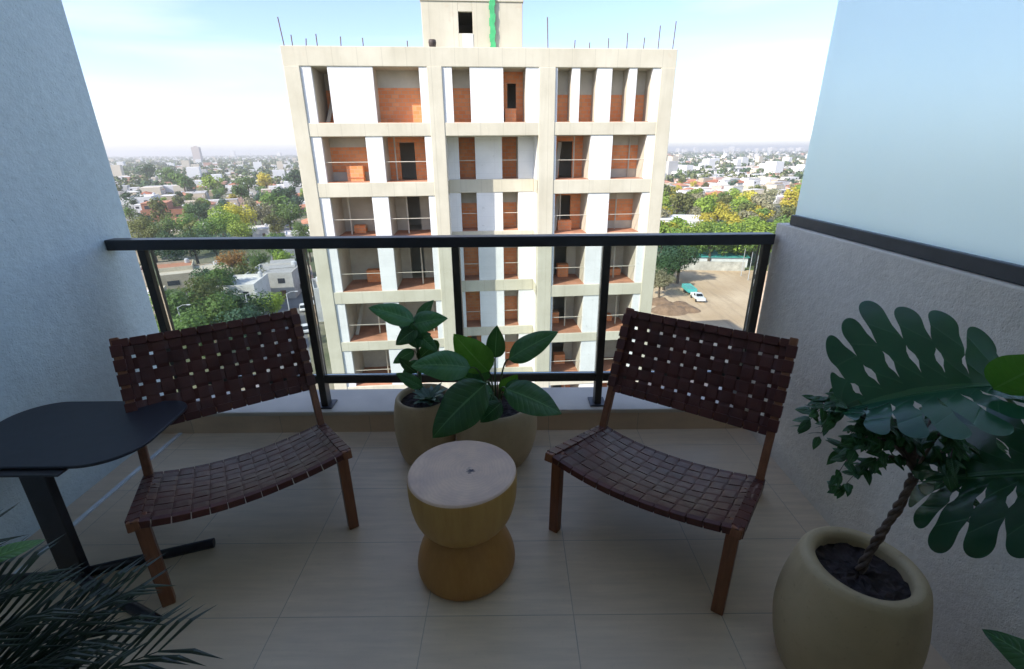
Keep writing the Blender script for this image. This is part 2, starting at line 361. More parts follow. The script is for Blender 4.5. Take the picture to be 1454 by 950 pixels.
def make_chair(loc, rz, label):
    t = empty('woven_lounge_chair', loc, rz); tag(t, label, 'chair', 'pair of woven leather lounge chairs')
    HW = .335                                     # half width at leg axes
    def post_y(z): return .445+(z-.25)*.42
    for s in (-1, 1):
        MB().bar((s*(HW-.012), .0, 0), (s*(HW-.012), .012, .372), .040, .036, (0,1,0)).build('leg', M['teak'], t, bevel=.004)
        MB().bar((s*(HW-.016), .745, 0), (s*(HW-.016), .30, .285), .036, .034, (0,1,0)).build('leg', M['teak'], t, bevel=.004)
        MB().bar((s*HW, -.045, .376), (s*HW, .475, .238), .034, .034).build('side_rail', M['teak'], t, bevel=.004)
        MB().bar((s*HW, post_y(.20), .20), (s*HW, post_y(.785), .785), .030, .036, (0,1,0)).build('back_post', M['teak'], t, bevel=.004)
    tilt = Vector((0, .42, 1)).normalized(); bn = Vector((0, 1, -.42)).normalized()
    z0, z1 = .435, .762
    def PB(u, v):
        x = (u-.5)*2*(HW+.012); z = z0+.002+(z1-z0-.004)*v
        return Vector((x, post_y(z), z))+bn*(.020*(1-(x/HW)**2)+ .004*math.sin(3*x+5*v))
    nb, nh = 12, 6
    MB().tube([PB(i/16, 1)+Vector((0,0,.002)) for i in range(17)], .0125, 10).build('top_rail', M['teak'], t, smooth=True)
    MB().tube([PB(i/16, 0) for i in range(17)], .0125, 10).build('lower_rail', M['teak'], t, smooth=True)
    mb = weave(PB, nb, nh, .0448, .0462, .0032, .0030, 3)
    for i in range(nb):                           # straps turned round the two rails
        u = (i+.5)/nb; p = PB(u, 1); sleeve(mb, p+Vector((0,0,.002)), (1,0,0), tilt, .0530, .033, .033)
        p = PB(u, 0); sleeve(mb, p, (1,0,0), tilt, .0530, .033, .034)
    for j in range(nh):                           # and round the posts
        z = z0+(z1-z0)*(j+.5)/nh
        for s in (-1, 1): sleeve(mb, (s*HW, post_y(z), z), tilt, (0,1,0), .047, .038, .044)
    mb.build('backrest', M['leather'], t, bevel=.0012, seg=1)
    yf, yr = -.03, .455
    def PS(u, v):
        x = (u-.5)*2*(HW+.010); y = yf+(yr-yf)*v; zr = .376+.015-(y+.045)*.265
        k = max(0, 1-(x/HW)**2); sag = .046*k*(1+.25*math.sin(math.pi*v))
        return Vector((x, y, zr-sag+.0025*math.sin(9*x+7*v)))
    MB().tube([PS(i/16, 1)+Vector((0,.002,-.010)) for i in range(17)], .009, 10).build('rear_rail', M['teak'], t, smooth=True)
    mb = weave(PS, 13, 8, .0522, .0602, .0034, .0028, 5)
    for i in range(13):
        u = (i+.5)/13; p = PS(u, 0); q = PS(min(u+.02, 1), 0)-PS(max(u-.02, 0), 0); sleeve(mb, p+Vector((0,-.002,-.010)), q, (0,0,1), .0510, .020, .026)
        p = PS(u, 1); sleeve(mb, p+Vector((0,.002,-.008)), q, (0,0,1), .0505, .024, .026)
    for j in range(8):
        y = yf+(yr-yf)*(j+.5)/8
        for s in (-1, 1): sleeve(mb, (s*HW, y, .376-(y+.045)*.265), (0,1,-.265), (0,0,1), .055, .0395, .0395)
    mb.build('seat', M['leather'], t, bevel=.0012, seg=1)
    return t
# local x runs from the left to the right leg, local y to the back of the chair
make_chair((-.945, 1.405, 0), math.atan2(.388, .584), 'woven brown leather lounge chair behind the black side table')
make_chair((.432, 1.365, 0), math.atan2(-.398, .551), 'woven brown leather lounge chair in front of the worn right wall')

# ------------------------------------------------------------------ stool
st = empty('wooden_stool', (-.18, 1.384, 0)); tag(st, 'round hourglass wooden stool with pale cracked end grain top', 'stool')
wb = lambda a, z: .012*math.sin(2*a+.6)+.008*math.sin(3*a+1.7)
def smoothprof(pts, n=6):
    out = []
    for i in range(len(pts)-1):
        p0 = pts[max(i-1,0)]; p1 = pts[i]; p2 = pts[i+1]; p3 = pts[min(i+2, len(pts)-1)]
        for k in range(n):
            t = k/n
            out.append(tuple(.5*((2*p1[a])+(-p0[a]+p2[a])*t+(2*p0[a]-5*p1[a]+4*p2[a]-p3[a])*t*t+(-p0[a]+3*p1[a]-3*p2[a]+p3[a])*t**3) for a in (0,1)))
    return out+[pts[-1]]
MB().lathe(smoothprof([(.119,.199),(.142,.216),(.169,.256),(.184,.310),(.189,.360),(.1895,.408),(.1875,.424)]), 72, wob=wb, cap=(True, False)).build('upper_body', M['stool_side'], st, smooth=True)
MB().lathe([(.1875,.424),(.184,.4295),(.1795,.431),(.12,.4312),(.05,.4312)], 72, wob=wb, cap=(False, True)).build('top', M['endgrain'], st, smooth=True)
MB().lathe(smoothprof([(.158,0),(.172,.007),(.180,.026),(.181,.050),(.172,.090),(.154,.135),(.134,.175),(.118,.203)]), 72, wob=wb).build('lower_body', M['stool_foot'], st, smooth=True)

# ------------------------------------------------------------------ side table
tb = empty('side_table', (-1.60, 1.33, 0)); tag(tb, 'black metal side table with rounded square top and splayed feet', 'side table')
def rrect(x0, x1, y0, y1, rs, n=12):
    out = []
    for (cx_, cy_, a0, r) in ((x1-rs[0], y0+rs[0], -90, rs[0]), (x1-rs[1], y1-rs[1], 0, rs[1]), (x0+rs[2], y1-rs[2], 90, rs[2]), (x0+rs[3], y0+rs[3], 180, rs[3])):
        for k in range(n+1): a = R(a0+90*k/n); out.append((cx_+r*math.cos(a), cy_+r*math.sin(a)))
    return out
pl = [(x-.012*math.sin((y-.2)*6), y) for x, y in rrect(-.375, .292, -.020, .425, (.17,.085,.15,.12))]
MB().prism(pl, .502, .514).build('tabletop', M['tabletop'], tb, bevel=.004, seg=3)
MB().bar((-.02, .0, .018), (-.015, .005, .502), .090, .030, (0,1,0)).build('post', M['black'], tb, bevel=.004)
MB().box((-.10, -.05, .494), (.12, .2, .5015)).build('mounting_plate', M['black'], tb, bevel=.002)
for q in ((.40, .150), (.405, -.19)):
    MB().tube([(-.03, 0, .019), (q[0], q[1], .019)], .019, 14).build('foot', M['black'], tb, smooth=True, sharp=40)
MB().tube([(-.03, 0, .0185), (-.28, -.02, .0185)], .0185, 14).build('foot', M['black'], tb, smooth=True, sharp=40)

# ------------------------------------------------------------------ potted plants
def wprof(shape, t):
    if shape == 'ovate': return max(.0, (math.sin(math.pi*min(1, t**.72)))**.80)*(1-.12*t)
    if shape == 'oblong': return max(.0, (math.sin(math.pi*t**.9))**.62)
    if shape == 'heart': return max(.0, (math.sin(math.pi*(.13+.87*t)**.85))**.85) if t > 0 else .35
    if shape == 'round': return math.sqrt(max(0, 1-(2*t-1)**2))
def leafgrid(mb, base, tip, width, nrm, droop=.1, fold=.25, shape='ovate', nt=16, wave=.02):
    base = Vector(base); tip = Vector(tip); nrm = Vector(nrm).normalized(); L = (tip-base).length
    ctrl = (base+tip)/2+nrm*droop*L*2*.5
    if mb.uv is None: mb.uv = []
    vs = []; fs = []; A = (-1,-.6,-.25,0,.25,.6,1)
    for i in range(nt+1):
        t = i/nt; p = base*(1-t)**2+ctrl*2*t*(1-t)+tip*t*t; d = ((ctrl-base)*(1-t)+(tip-ctrl)*t).normalized()
        sd = d.cross(nrm).normalized(); up = sd.cross(d); w = width/2*max(.004, wprof(shape, t))
        for a in A:
            vs.append(p+sd*a*w+up*(fold*abs(a)*w + wave*width*math.sin(t*14+a*2)*abs(a)**2-.25*w*a*a*a*a)); mb.uv.append((t, .5+.5*a))
    n = len(A)
    for i in range(nt):
        for k in range(n-1): fs.append((i*n+k, i*n+k+1, (i+1)*n+k+1, (i+1)*n+k))
    mb.add(vs, fs)
def leaf(parent, mat, *a, **k):
    mb = MB(); leafgrid(mb, *a, **k); o = mb.build('leaf', mat, parent, smooth=True)
    return o
def bez(p0, p1, p2, n=10):
    p0, p1, p2 = map(Vector, (p0, p1, p2)); return [p0*(1-t)**2+p1*2*t*(1-t)+p2*t*t for t in [i/n for i in range(n+1)]]
def pot(parent, prof, rin, zin, m):
    p = MB().lathe(prof+[(rin, prof[-1][1]-.004), (rin-.004, prof[-1][1]-.02), (rin-.002, zin-.01)], 72, cap=(True, False)).build('pot', m, parent, smooth=True)
    sb = MB(); n = 40; rings = 8; rr = random.Random(3); vs = [(0, 0, zin)]; fs = []
    for i in range(1, rings+1):
        for k in range(n): a = 2*math.pi*k/n; r = rin*1.0*i/rings; vs.append((r*math.cos(a), r*math.sin(a), zin+rr.uniform(-.006,.007)))
    for k in range(n): fs.append((0, 1+k, 1+(k+1)%n))
    for i in range(rings-1):
        for k in range(n): fs.append((1+i*n+k, 1+(i+1)*n+k, 1+(i+1)*n+(k+1)%n, 1+i*n+(k+1)%n))
    sb.add(vs, fs); sb.build('soil', M['soil'], p, smooth=True); return p
# pot 1: upright leafy plant
P1 = Vector((-.44, 2.085, 0)); t = empty('potted_plant', P1); tag(t, 'upright large leafed plant with a small rosette in the beige pot left of the stool', 'potted plant', 'potted plants by the railing')
pot(t, smoothprof([(.105,0),(.122,.008),(.140,.06),(.152,.14),(.155,.20),(.150,.27),(.141,.325),(.134,.345),(.126,.350)]), .118, .315, M['clay'])
MB().tube([(-.015,.0,.31),(-.012,.0,.42),(-.004,-.005,.55),(-.012,-.01,.66),(-.02,-.02,.74)], [.009,.0085,.008,.007,.005], 8).build('stem', M['stem'], t, smooth=True)
def rel(v, P): return Vector(v)-P
def aty(u, v, y): d = ray(u, v); k = y/d.y; return Vector((d.x*k, y, CH+d.z*k))
LV1 = [ # base px, tip px, depth y, width, normal, droop, shape
 ((588,456),(523,437),2.03,.150,(.05,-.75,.8),.16,'ovate'), ((582,462),(636,452),2.06,.150,(0,-.85,.7),.16,'ovate'), ((592,458),(616,426),2.13,.10,(-.3,-.8,.5),.1,'ovate'),
 ((592,466),(562,490),2.02,.12,(-.3,-.9,.5),.12,'ovate'), ((588,470),(622,500),2.04,.10,(.3,-.9,.4),.12,'ovate'), ((588,498),(558,516),2.05,.09,(-.2,-.9,.5),.1,'ovate'),
 ((592,495),(584,458),2.04,.12,(-.2,-1,.2),.05,'ovate'), ((596,508),(622,484),2.08,.095,(.2,-1,.2),.05,'round'), ((592,530),(566,508),2.03,.08,(-.3,-1,.3),.1,'ovate'),
 ((600,550),(562,530),2.02,.09,(-.2,-.7,.8),.12,'ovate'), ((588,470),(566,462),2.1,.09,(-.2,-.7,.8),.15,'ovate'),((594,512),(570,538),2.06,.08,(-.2,-.9,.5),.15,'ovate'),((590,486),(612,474),2.1,.09,(.2,-.8,.6),.12,'ovate')]
for (b0, b1, y, w, n, dr_, sh) in LV1:
    pb = aty(*b0, y)-P1; pt = aty(*b1, y-.03)-P1
    leaf(t, M['leaf'], pb, pt, w*.74, n, dr_, .22, sh)
    MB().tube(bez((-.012, -.005, max(.36, pb.z-.05)), (pb.x*.5-.006, pb.y*.5, pb.z-.01), pb, 6), .0028, 6).build('petiole', M['stem'], t, smooth=True)
rs = MB()
rr = random.Random(5)
for k in range(24):
    a = k*2.4; e = .15+.045*(24-k)*.5; l = .075+.035*rr.random(); d = Vector((math.cos(a)*math.cos(e), math.sin(a)*math.cos(e), math.sin(e)))
    c = Vector((.040, -.055, .350)); leafgrid(rs, c+d*.006, c+d*l, .040, (-d.x*.3, -d.y*.3, 1), .12, .3, 'ovate', 6)
rs.build('rosette', M['leaf_blue'], t, smooth=True)
# pot 2: broad arching leaves
P2 = Vector((-.085, 2.075, 0)); t = empty('potted_plant', P2); tag(t, 'broad glossy leaved plant in the wide beige pot behind the stool', 'potted plant', 'potted plants by the railing')
pot(t, smoothprof([(.135,0),(.155,.010),(.185,.07),(.204,.15),(.206,.21),(.198,.27),(.186,.305),(.176,.318),(.168,.320)]), .158, .275, M['clay'])
LV2 = [((694,528),(644,474),1.96,.20,(-.15,-1,.25),.06,'ovate','leaf_bright'), ((703,508),(706,462),1.98,.115,(-.2,-1,.3),.05,'ovate','leaf'),
 ((722,510),(793,471),1.96,.150,(.1,-.75,.8),.12,'ovate','leaf'), ((668,522),(583,520),1.86,.18,(0,-.8,.9),.18,'ovate','leaf'),
 ((690,545),(614,622),1.74,.245,(-.35,-.95,.65),.14,'ovate','leaf'), ((712,572),(682,600),1.80,.11,(-.2,-.85,.7),.12,'ovate','leaf'),
 ((718,552),(798,588),1.80,.19,(.15,-.75,.9),.12,'ovate','leaf'), ((712,555),(735,532),2.0,.10,(.3,-1,.3),.1,'ovate','leaf_bright'),
 ((690,540),(672,505),2.05,.11,(-.3,-1,.2),.1,'ovate','leaf'), ((700,560),(655,548),1.85,.12,(-.1,-.7,.9),.15,'ovate','leaf'),
 ((715,560),(748,546),1.95,.13,(.2,-.7,.9),.15,'ovate','leaf'), ((700,560),(688,598),1.84,.10,(0,-.9,.7),.15,'ovate','leaf'),((690,550),(640,524),2.02,.11,(-.2,-.9,.5),.15,'ovate','leaf')]
for (b0, b1, y, w, n, dr_, sh, mm) in LV2:
    pb = aty(*b0, y)-P2; pt = aty(*b1, y-.04)-P2
    leaf(t, M[mm], pb, pt, w*.82, n, dr_, .20, sh)
    base = Vector((pb.x*.15, pb.y*.15, .275)); MB().tube(bez(base, (pb.x*.5, pb.y*.5, max(.36, pb.z*.95)), pb, 8), [.0055-.0003*i for i in range(9)], 7).build('petiole', M['stem'], t, smooth=True)
for k in range(5):
    a = k*1.3; MB().tube(bez((.02*math.cos(a), .02*math.sin(a), .27), (.03*math.cos(a), .03*math.sin(a)-.01, .36), (.05*math.cos(a), .05*math.sin(a)-.02, .42), 5), [.005,.0048,.0045,.004,.003,.001], 6).build('sheath', M['stem_brown'], t, smooth=True)
# pot 3: braided ficus
P3 = Vector((.958, .988, 0)); t = empty('braided_ficus', P3); tag(t, 'small leafed tree with braided trunk in the olive beige pot by the right wall', 'potted plant')
pot(t, smoothprof([(.128,0),(.143,.010),(.164,.07),(.178,.15),(.181,.20),(.177,.26),(.165,.33),(.153,.385),(.144,.402),(.136,.408)]), .114, .368, M['clay_green'])
tp = aty(1298, 672, .93)-P3; b0 = aty(1224, 798, 1.0)-P3; b0.z = .36
for k in range(3):
    pts = []; rads = []
    for i in range(41):
        s = i/40; c = b0.lerp(tp, s)+Vector((.012*math.sin(s*4), .01*math.sin(s*5), 0)); a = s*2*math.pi*3.3+k*2*math.pi/3; rr_ = .0058*(1+.25*math.sin(s*20.7))
        pts.append(c+Vector((math.cos(a)*rr_, math.sin(a)*rr_, 0))); rads.append(.0066-.0016*s)
    MB().tube(pts, rads, 7).build('trunk', M['bark'], t, smooth=True)
rr = random.Random(11); fo = MB(); br = MB()
for k in range(17):
    a = rr.uniform(0, 6.283); rad = rr.uniform(.05, .19); up_ = rr.uniform(.03, .17)
    tipb = tp+Vector((math.cos(a)*rad-.01, math.sin(a)*rad*.7+.02, up_)); mid = tp.lerp(tipb, .5)+Vector((0,0,.05))
    endb = tipb+Vector((math.cos(a)*.05-.02, math.sin(a)*.05, -rr.uniform(.04, .14)))
    path = bez(tp, mid, tipb, 6)+bez(tipb, tipb+Vector((math.cos(a)*.03, math.sin(a)*.03, .01)), endb, 7)[1:]
    br.tube(path, [max(.0008, .0042*(1-i/len(path))) for i in range(len(path))], 5)
    for i in range(3, len(path)):
        for s in (0, 1):
            for q in range(2 if rr.random() < .6 else 1):
                d = Vector((math.cos(a+rr.uniform(-1.6,1.6)), math.sin(a+rr.uniform(-1.6,1.6)), rr.uniform(-1.0,.1))).normalized(); l = rr.uniform(.028,.046)
                p = path[i]+Vector((rr.uniform(-.008,.008),)*3); leafgrid(fo, p, p+d*l, l*.52, (rr.uniform(-.5,.5), rr.uniform(-.9,.1), 1), .12, .25, 'ovate', 5)
br.build('branches', M['bark'], t, smooth=True); fo.build('foliage', M['leaf'], t, smooth=True)

# monstera: fingers of the blade share their edges near the midrib and part further out; holes beside the rib
def monstera_blade(base, tipv, nrm, W, droop, cup=.25, seed=1, nf=7, sideL=1, sideR=1, sweep=.1, lw=.8):
    base = Vector(base); tipv = Vector(tipv); nrm = Vector(nrm).normalized(); ax = tipv-base; L = ax.length; ax.normalize(); sd = ax.cross(nrm).normalized(); nrm = sd.cross(ax)
    rr = random.Random(seed); mb = MB(); mb.uv = []
    def to3(x, y):                   # x across, y along (leaf plane, metres) -> bent surface
        t = y/L; r = abs(x)
        z = droop*L*(1-(2*t-.9)**2)*.5 + (sideR if x > 0 else sideL)*r - cup*r*r/W + .006*math.sin(18*x+11*y)
        return base+ax*y+sd*x+nrm*z
    def bound(t):                    # rib position and margin position for boundary parameter t (0 base .. 1 tip)
        ph = math.radians(166*(1-t)**.92)
        return L*.93*t, (W*math.sin(ph), .42*L+.60*L*math.cos(ph)+sweep*L*math.sin(ph))
    for side, k_ in ((-1, 1), (1, 1)):
        for i in range(nf):
            ta, tb_ = i/nf, (i+1)/nf; ra, ma = bound(ta); rb, mb_ = bound(tb_)

            cut0 = rr.uniform(.30, .44); hole = rr.random() < .75 and 0 < i; cut0 += .12*hole; rndend = rr.uniform(.90, 1.05)
            NS, NC = 22, 8; o = len(mb.v); vs = []; fs = []
            for s in range(NS+1):
                q = 1-(1-s/NS)**1.7
                for c in range(NC+1):
                    v = c/NC; vv = (v-.5)*2
                    k = 1.0
                    if q > cut0: k = 1-.22*min(1, (q-cut0)/.16)
                    if q > .80: k *= math.sqrt(max(0.0, 1-((q-.80)/.2)**2))*.98+.02
                    if hole and .20 < q < .42: k = 1-.34*math.sin(math.pi*(q-.20)/.22)
                    vv2 = vv*k
                    if i == 0 and vv < 0 and q < .8: vv2 = vv*1.0
                    w = (vv2+1)/2
                    rx = 0; ry = ra+(rb-ra)*w
                    mx_, my_ = ma[0]+(mb_[0]-ma[0])*w, ma[1]+(mb_[1]-ma[1])*w
                    qq = q*rndend
                    curve = .06*L*math.sin(math.pi*q)*(1-ta)      # fingers sweep towards the tip
                    x = mx_*qq*side*(lw if side < 0 else 1); y = ry+(my_-ry)*qq**1.25+curve*.4
                    vs.append(to3(x, y)); mb.uv.append(((i+.5)/nf+.5*(v-.5)/nf, .5+.5*side*q))
            n = NC+1
            for s in range(NS):
                for c in range(NC): fs.append((s*n+c, s*n+c+1, (s+1)*n+c+1, (s+1)*n+c))
            mb.add(vs, fs)
    # midrib
    n0 = len(mb.v); mb.tube([to3(0, L*j/12)+nrm*.001 for j in range(13)], [.0042-.00028*j for j in range(13)], 6); mb.uv += [(0,.5)]*(len(mb.v)-n0)
    return mb
PM = Vector((1.10, .33, 0)); t = empty('monstera_plant', PM); tag(t, 'split leaf monstera reaching in from the right edge over the braided ficus', 'potted plant')
pot(t, smoothprof([(.13,0),(.15,.01),(.17,.08),(.18,.18),(.17,.28),(.155,.32),(.145,.325)]), .135, .29, M['clay'])
mats = M['monstera']
B1 = aty(1413, 548, .90); T1 = aty(1192, 582, .98)
B2 = aty(1600, 668, .68); T2 = aty(1300, 684, .90)
B3 = aty(1560, 985, .52); T3 = aty(1394, 897, .66)
for B_, T_, nn, w, dp, cp, sd_, petb, sl_, sr_, sw_, lw_ in ((B1, T1, (-.10, -.50, .85), .275, .10, .35, 4, (.01, .02, .3), .95, .36, .05, .62), (B2, T2, (-.22, -.62, .72), .20, .10, .4, 9, (.03, .0, .3), .35, .10, .30, .85)):
    mb = monstera_blade(B_-PM, T_-PM, nn, w, dp, cp, sd_, 7, sl_, sr_, sw_, lw_); mb.build('leaf', mats, t, smooth=True)
    e = B_-PM; MB().tube(bez(petb, (e.x*.6+.08, e.y*.3-.05, e.z*.75), e, 14), [.008-.0003*i for i in range(15)], 8).build('petiole', M['stem'], t, smooth=True)
leaf(t, M['leaf'], aty(1520, 975, .55)-PM, aty(1394, 893, .66)-PM, .075, (-.2,-.5,1), .12, .2, 'ovate')
leaf(t, M['leaf_bright'], aty(1410, 552, .86)-PM, aty(1500, 505, .80)-PM, .10, (-.2, -.8, .6), .1, .2, 'ovate')

# palm at the lower left
PP = Vector((-1.40, .42, 0)); t = empty('potted_palm', PP); tag(t, 'feathery dark green palm reaching in at the lower left corner', 'potted palm')
pot(t, smoothprof([(.11,0),(.13,.01),(.15,.08),(.155,.18),(.15,.26),(.14,.28)]), .125, .25, M['clay'])
rr = random.Random(21)
fr_list = [ # end px, depth, mid-height gain, leaflet length
 ((150,888),.78,.13,.22), ((225,925),.74,.11,.20), ((15,835),.80,.16,.21), ((90,925),.70,.13,.22), ((-60,800),.75,.16,.22), ((120,985),.62,.1,.18), ((40,1000),.6,.1,.18),
 ((-120,870),.6,.2,.2), ((170,845),.84,.10,.18), ((60,960),.66,.12,.2), ((30,880),.72,.14,.2)]
for (uv, y, g, ll) in fr_list:
    e = aty(*uv, y)-PP; base = Vector((rr.uniform(-.02,.02), rr.uniform(-.02,.02), .25)); ctrl = (base+e)/2+Vector((0,0,g))
    path = bez(base, ctrl, e, 26); mb = MB(); mb.tube(path, [.005-.00015*i for i in range(27)], 5)
    for i in range(5, 27):
        q = i/26; d = (path[min(i+1, 26)]-path[i-1]).normalized(); sd = d.cross(Vector((0,0,1))).normalized()
        for s in (-1, 1):
            l = ll*(.55+.6*math.sin(math.pi*min(1, q*.9)))*rr.uniform(.85,1.1)
            dd = (d*(.75+.5*q)+sd*s*.85+Vector((0,0,.38*rr.uniform(.5,1.3)))).normalized()
            p0 = path[i]; p1 = p0+dd*l*.55; p2 = p0+dd*l+Vector((0,0,-.18*l)); wv = dd.cross(Vector((0,0,1))).normalized()*.0062
            o_ = len(mb.v); mb.add([p0-wv*.4, p0+wv*.4, p1+wv, p1-wv, p1+Vector((0,0,.002)), p2], [(0,1,2,4),(0,4,3),(3,4,5),(4,2,5)])
    mb.build('frond', M['palm'], t)
leaf(t, M['leaf_bright'], aty(-60, 815, .72)-PP, aty(64, 766, .84)-PP, .05, (0,-.4,1), .1, .3, 'oblong')

# ------------------------------------------------------------------ unfinished tower opposite
def concrete(name, a, b):
    t = NT(name); v = t.coord(); n = t.noise(v, .5, 6); st_ = t.noise(t.coord('Object', (2.5, 2.5, .25)), 1.2, 5)
    c = t.mix(t.ramp(n, [(.35, (0,0,0)), (.7, (1,1,1))]), a, b)
    c = t.mix(t.math('MULTIPLY', t.ramp(st_, [(.50, (0,0,0)), (.78, (1,1,1))]), .30), c, tuple(x*.72 for x in a))
    sp = t.node('ShaderNodeSeparateXYZ'); t.link(v, sp.inputs[0])
    fz = t.math('FRACT', t.math('MULTIPLY', sp.outputs[0], .82)); ln = t.math('LESS_THAN', fz, .03); c = t.mix(t.math('MULTIPLY', ln, .28), c, tuple(x*.6 for x in a))
    rust = t.ramp(t.noise(v, .9, 6, .7), [(.62, (0,0,0)), (.74, (1,1,1))]); c = t.mix(t.math('MULTIPLY', rust, .35), c, (.42,.26,.15))
    t.link(c, t.b.inputs['Base Color']); t.b.inputs['Roughness'].default_value = .9; t.bump(t.noise(v, 12, 4), .3, .02); return t.mat
M['concrete'] = concrete('raw_concrete', (.50,.465,.365), (.60,.565,.46))
def panelmat():
    t = NT('white_insulation_panel'); v = t.coord()
    sp = t.node('ShaderNodeSeparateXYZ'); t.link(v, sp.inputs[0])
    a = t.math('FRACT', t.math('MULTIPLY', sp.outputs[2], 1.6)); b_ = t.math('FRACT', t.math('MULTIPLY', sp.outputs[0], .85))
    ln = t.math('MAXIMUM', t.math('LESS_THAN', a, .035), t.math('LESS_THAN', b_, .02))
    c = t.ramp(t.noise(v, .7, 5), [(.3, (.66,.66,.65)), (.7, (.76,.76,.75))]); c = t.mix(t.math('MULTIPLY', ln, .25), c, (.5,.5,.48))
    spk = t.ramp(t.noise(v, 3.2, 4, .7), [(.64, (0,0,0)), (.72, (1,1,1))]); c = t.mix(t.math('MULTIPLY', spk, .5), c, (.35,.34,.32))
    t.link(c, t.b.inputs['Base Color']); t.b.inputs['Roughness'].default_value = .85; return t.mat
M['panel'] = panelmat()
def brickmat(name, c1, c2, mort):
    t = NT(name); b_ = t.node('ShaderNodeTexBrick'); tc = t.node('ShaderNodeTexCoord'); mp = t.node('ShaderNodeMapping'); mp.inputs['Rotation'].default_value = (R(90), 0, 0)
    t.link(tc.outputs['Object'], mp.inputs[0]); t.link(mp.outputs[0], b_.inputs['Vector'])
    b_.inputs['Scale'].default_value = 1; b_.inputs['Brick Width'].default_value = .36; b_.inputs['Row Height'].default_value = .20; b_.inputs['Mortar Size'].default_value = .012
    b_.inputs['Color1'].default_value = (*c1, 1); b_.inputs['Color2'].default_value = (*c2, 1); b_.inputs['Mortar'].default_value = (*mort, 1)
    c = t.mix(t.math('MULTIPLY', t.noise(tc.outputs['Object'], 1.5, 5), .5), b_.outputs[0], tuple(x*.55 for x in c1))
    t.link(c, t.b.inputs['Base Color']); t.b.inputs['Roughness'].default_value = .9; return t.mat
M['brick'] = brickmat('hollow_red_brick', (.80,.27,.10), (.88,.37,.16), (.58,.40,.28))
M['rough_floor'] = simple('dusty_red_floor', (.42,.20,.12), .9, var=.25, vs=1.2)
M['room'] = simple('bare_room_plaster', (.50,.46,.38), .9, var=.15, vs=.8)
M['rust'] = simple('rusty_steel', (.16,.10,.075), .8, var=.3, vs=8)
M['green_tarp'] = simple('green_netting', (.06,.42,.16), .7, var=.2, vs=3)
M['darkplastic'] = simple('dark_plastic', (.05,.035,.03), .6)
yaw = math.atan2(1.8, 20.23)
bt = empty('unfinished_tower', (-11.32, 27, GZ), yaw)
tag(bt, 'unfinished concrete apartment tower with white infill panels and red brick rooms across from the balcony', 'building')
Z = lambda z: z-GZ
tops = [5.55, 2.27, -.82, -3.6, -6.95, -10.0]; bots = [2.93, -.06, -3.10, -6.22, -9.40, -12.45]
while bots[-1] > GZ+3.2: tops.append(bots[-1]-.62); bots.append(bots[-1]-3.08)
NR = len(tops); DEP = 31.0; RC = 1.8; XL, XR, XE = 7.87, 12.92, 20.31
zb = bots[1:]  # slabs
def slab(z0, z1, recess):
    b = MB()
    if recess:
        b.box((0,0,Z(z0)), (XL,DEP,Z(z1))); b.box((XL,RC,Z(z0)), (XR,DEP,Z(z1))); b.box((XR,0,Z(z0)), (XE,DEP,Z(z1)))
    else: b.box((0,0,Z(z0)), (XE,DEP,Z(z1)))
    return b
b = slab(tops[0], 6.44, False); b.build('parapet_slab', M['concrete'], bt, bevel=.03)
for k in range(NR-1): slab(tops[k+1], bots[k], k > 0).build('floor_slab', M['concrete'], bt, bevel=.03)
MB().box((0,0,0), (XE,DEP,Z(bots[-1]))).build('ground_storey', M['concrete'], bt)
for (a, c, rec) in ((.0,.80,0),(7.1,XL,0),(XR,13.80,0),(19.50,XE,0)):
    MB().box((a+(.02 if a == 0 else 0), -.035, 0), (c-(.02 if c == XE else 0), .5, Z(5.56))).build('column', M['concrete'], bt, bevel=.03)
row_ops = [[(1.32,2.12,0),(4.36,6.69,0),(8.37,9.29,0),(11.03,12.23,0),(13.92,14.69,0),(15.12,16.04,0),(16.85,17.78,0),(18.21,19.07,0)]]
for k in range(1, NR): row_ops.append([(1.35,3.63,0),(4.52,6.75,0),(8.53,9.47,1),(11.04,11.99,1),(13.92,15.86,0),(17.10,19.05,0)])
depths = {0: [2.2,1.0,1.0,1.3,.85,.85,.85,.85], 1: [1.3,1.7,1.1,1.1,1.7,1.2], 2: [2.4,2.4,1.1,1.1,1.7,1.3], 3: [2.6,2.6,1.1,1.1,2.4,2.4], 4: [2.6,2.6,1.1,1.1,2.4,2.4], 5: [2.6,2.6,1.1,1.1,2.4,2.4]}
rr = random.Random(4)
kindmap = {(0,0):'low',(0,1):'low',(0,2):'low',(0,3):'door',(0,4):'half',(0,5):'half',(0,6):'half',(0,7):'half',(1,0):'band',(1,1):'door',(1,2):'full',(1,3):'full',(1,4):'door',(1,5):'band',(2,0):'plain',(2,1):'plaindoor',(2,2):'low',(2,3):'low',(2,4):'door',(2,5):'band',
 (3,0):'plain',(3,1):'plaindoor',(3,2):'full',(3,3):'low',(3,4):'plaindoor',(3,5):'plain',(4,0):'plain',(4,1):'plain',(4,2):'full',(4,3):'low',(4,4):'plaindoor',(4,5):'plain',(5,0):'plain',(5,1):'plain',(5,4):'plaindoor',(5,5):'plain'}
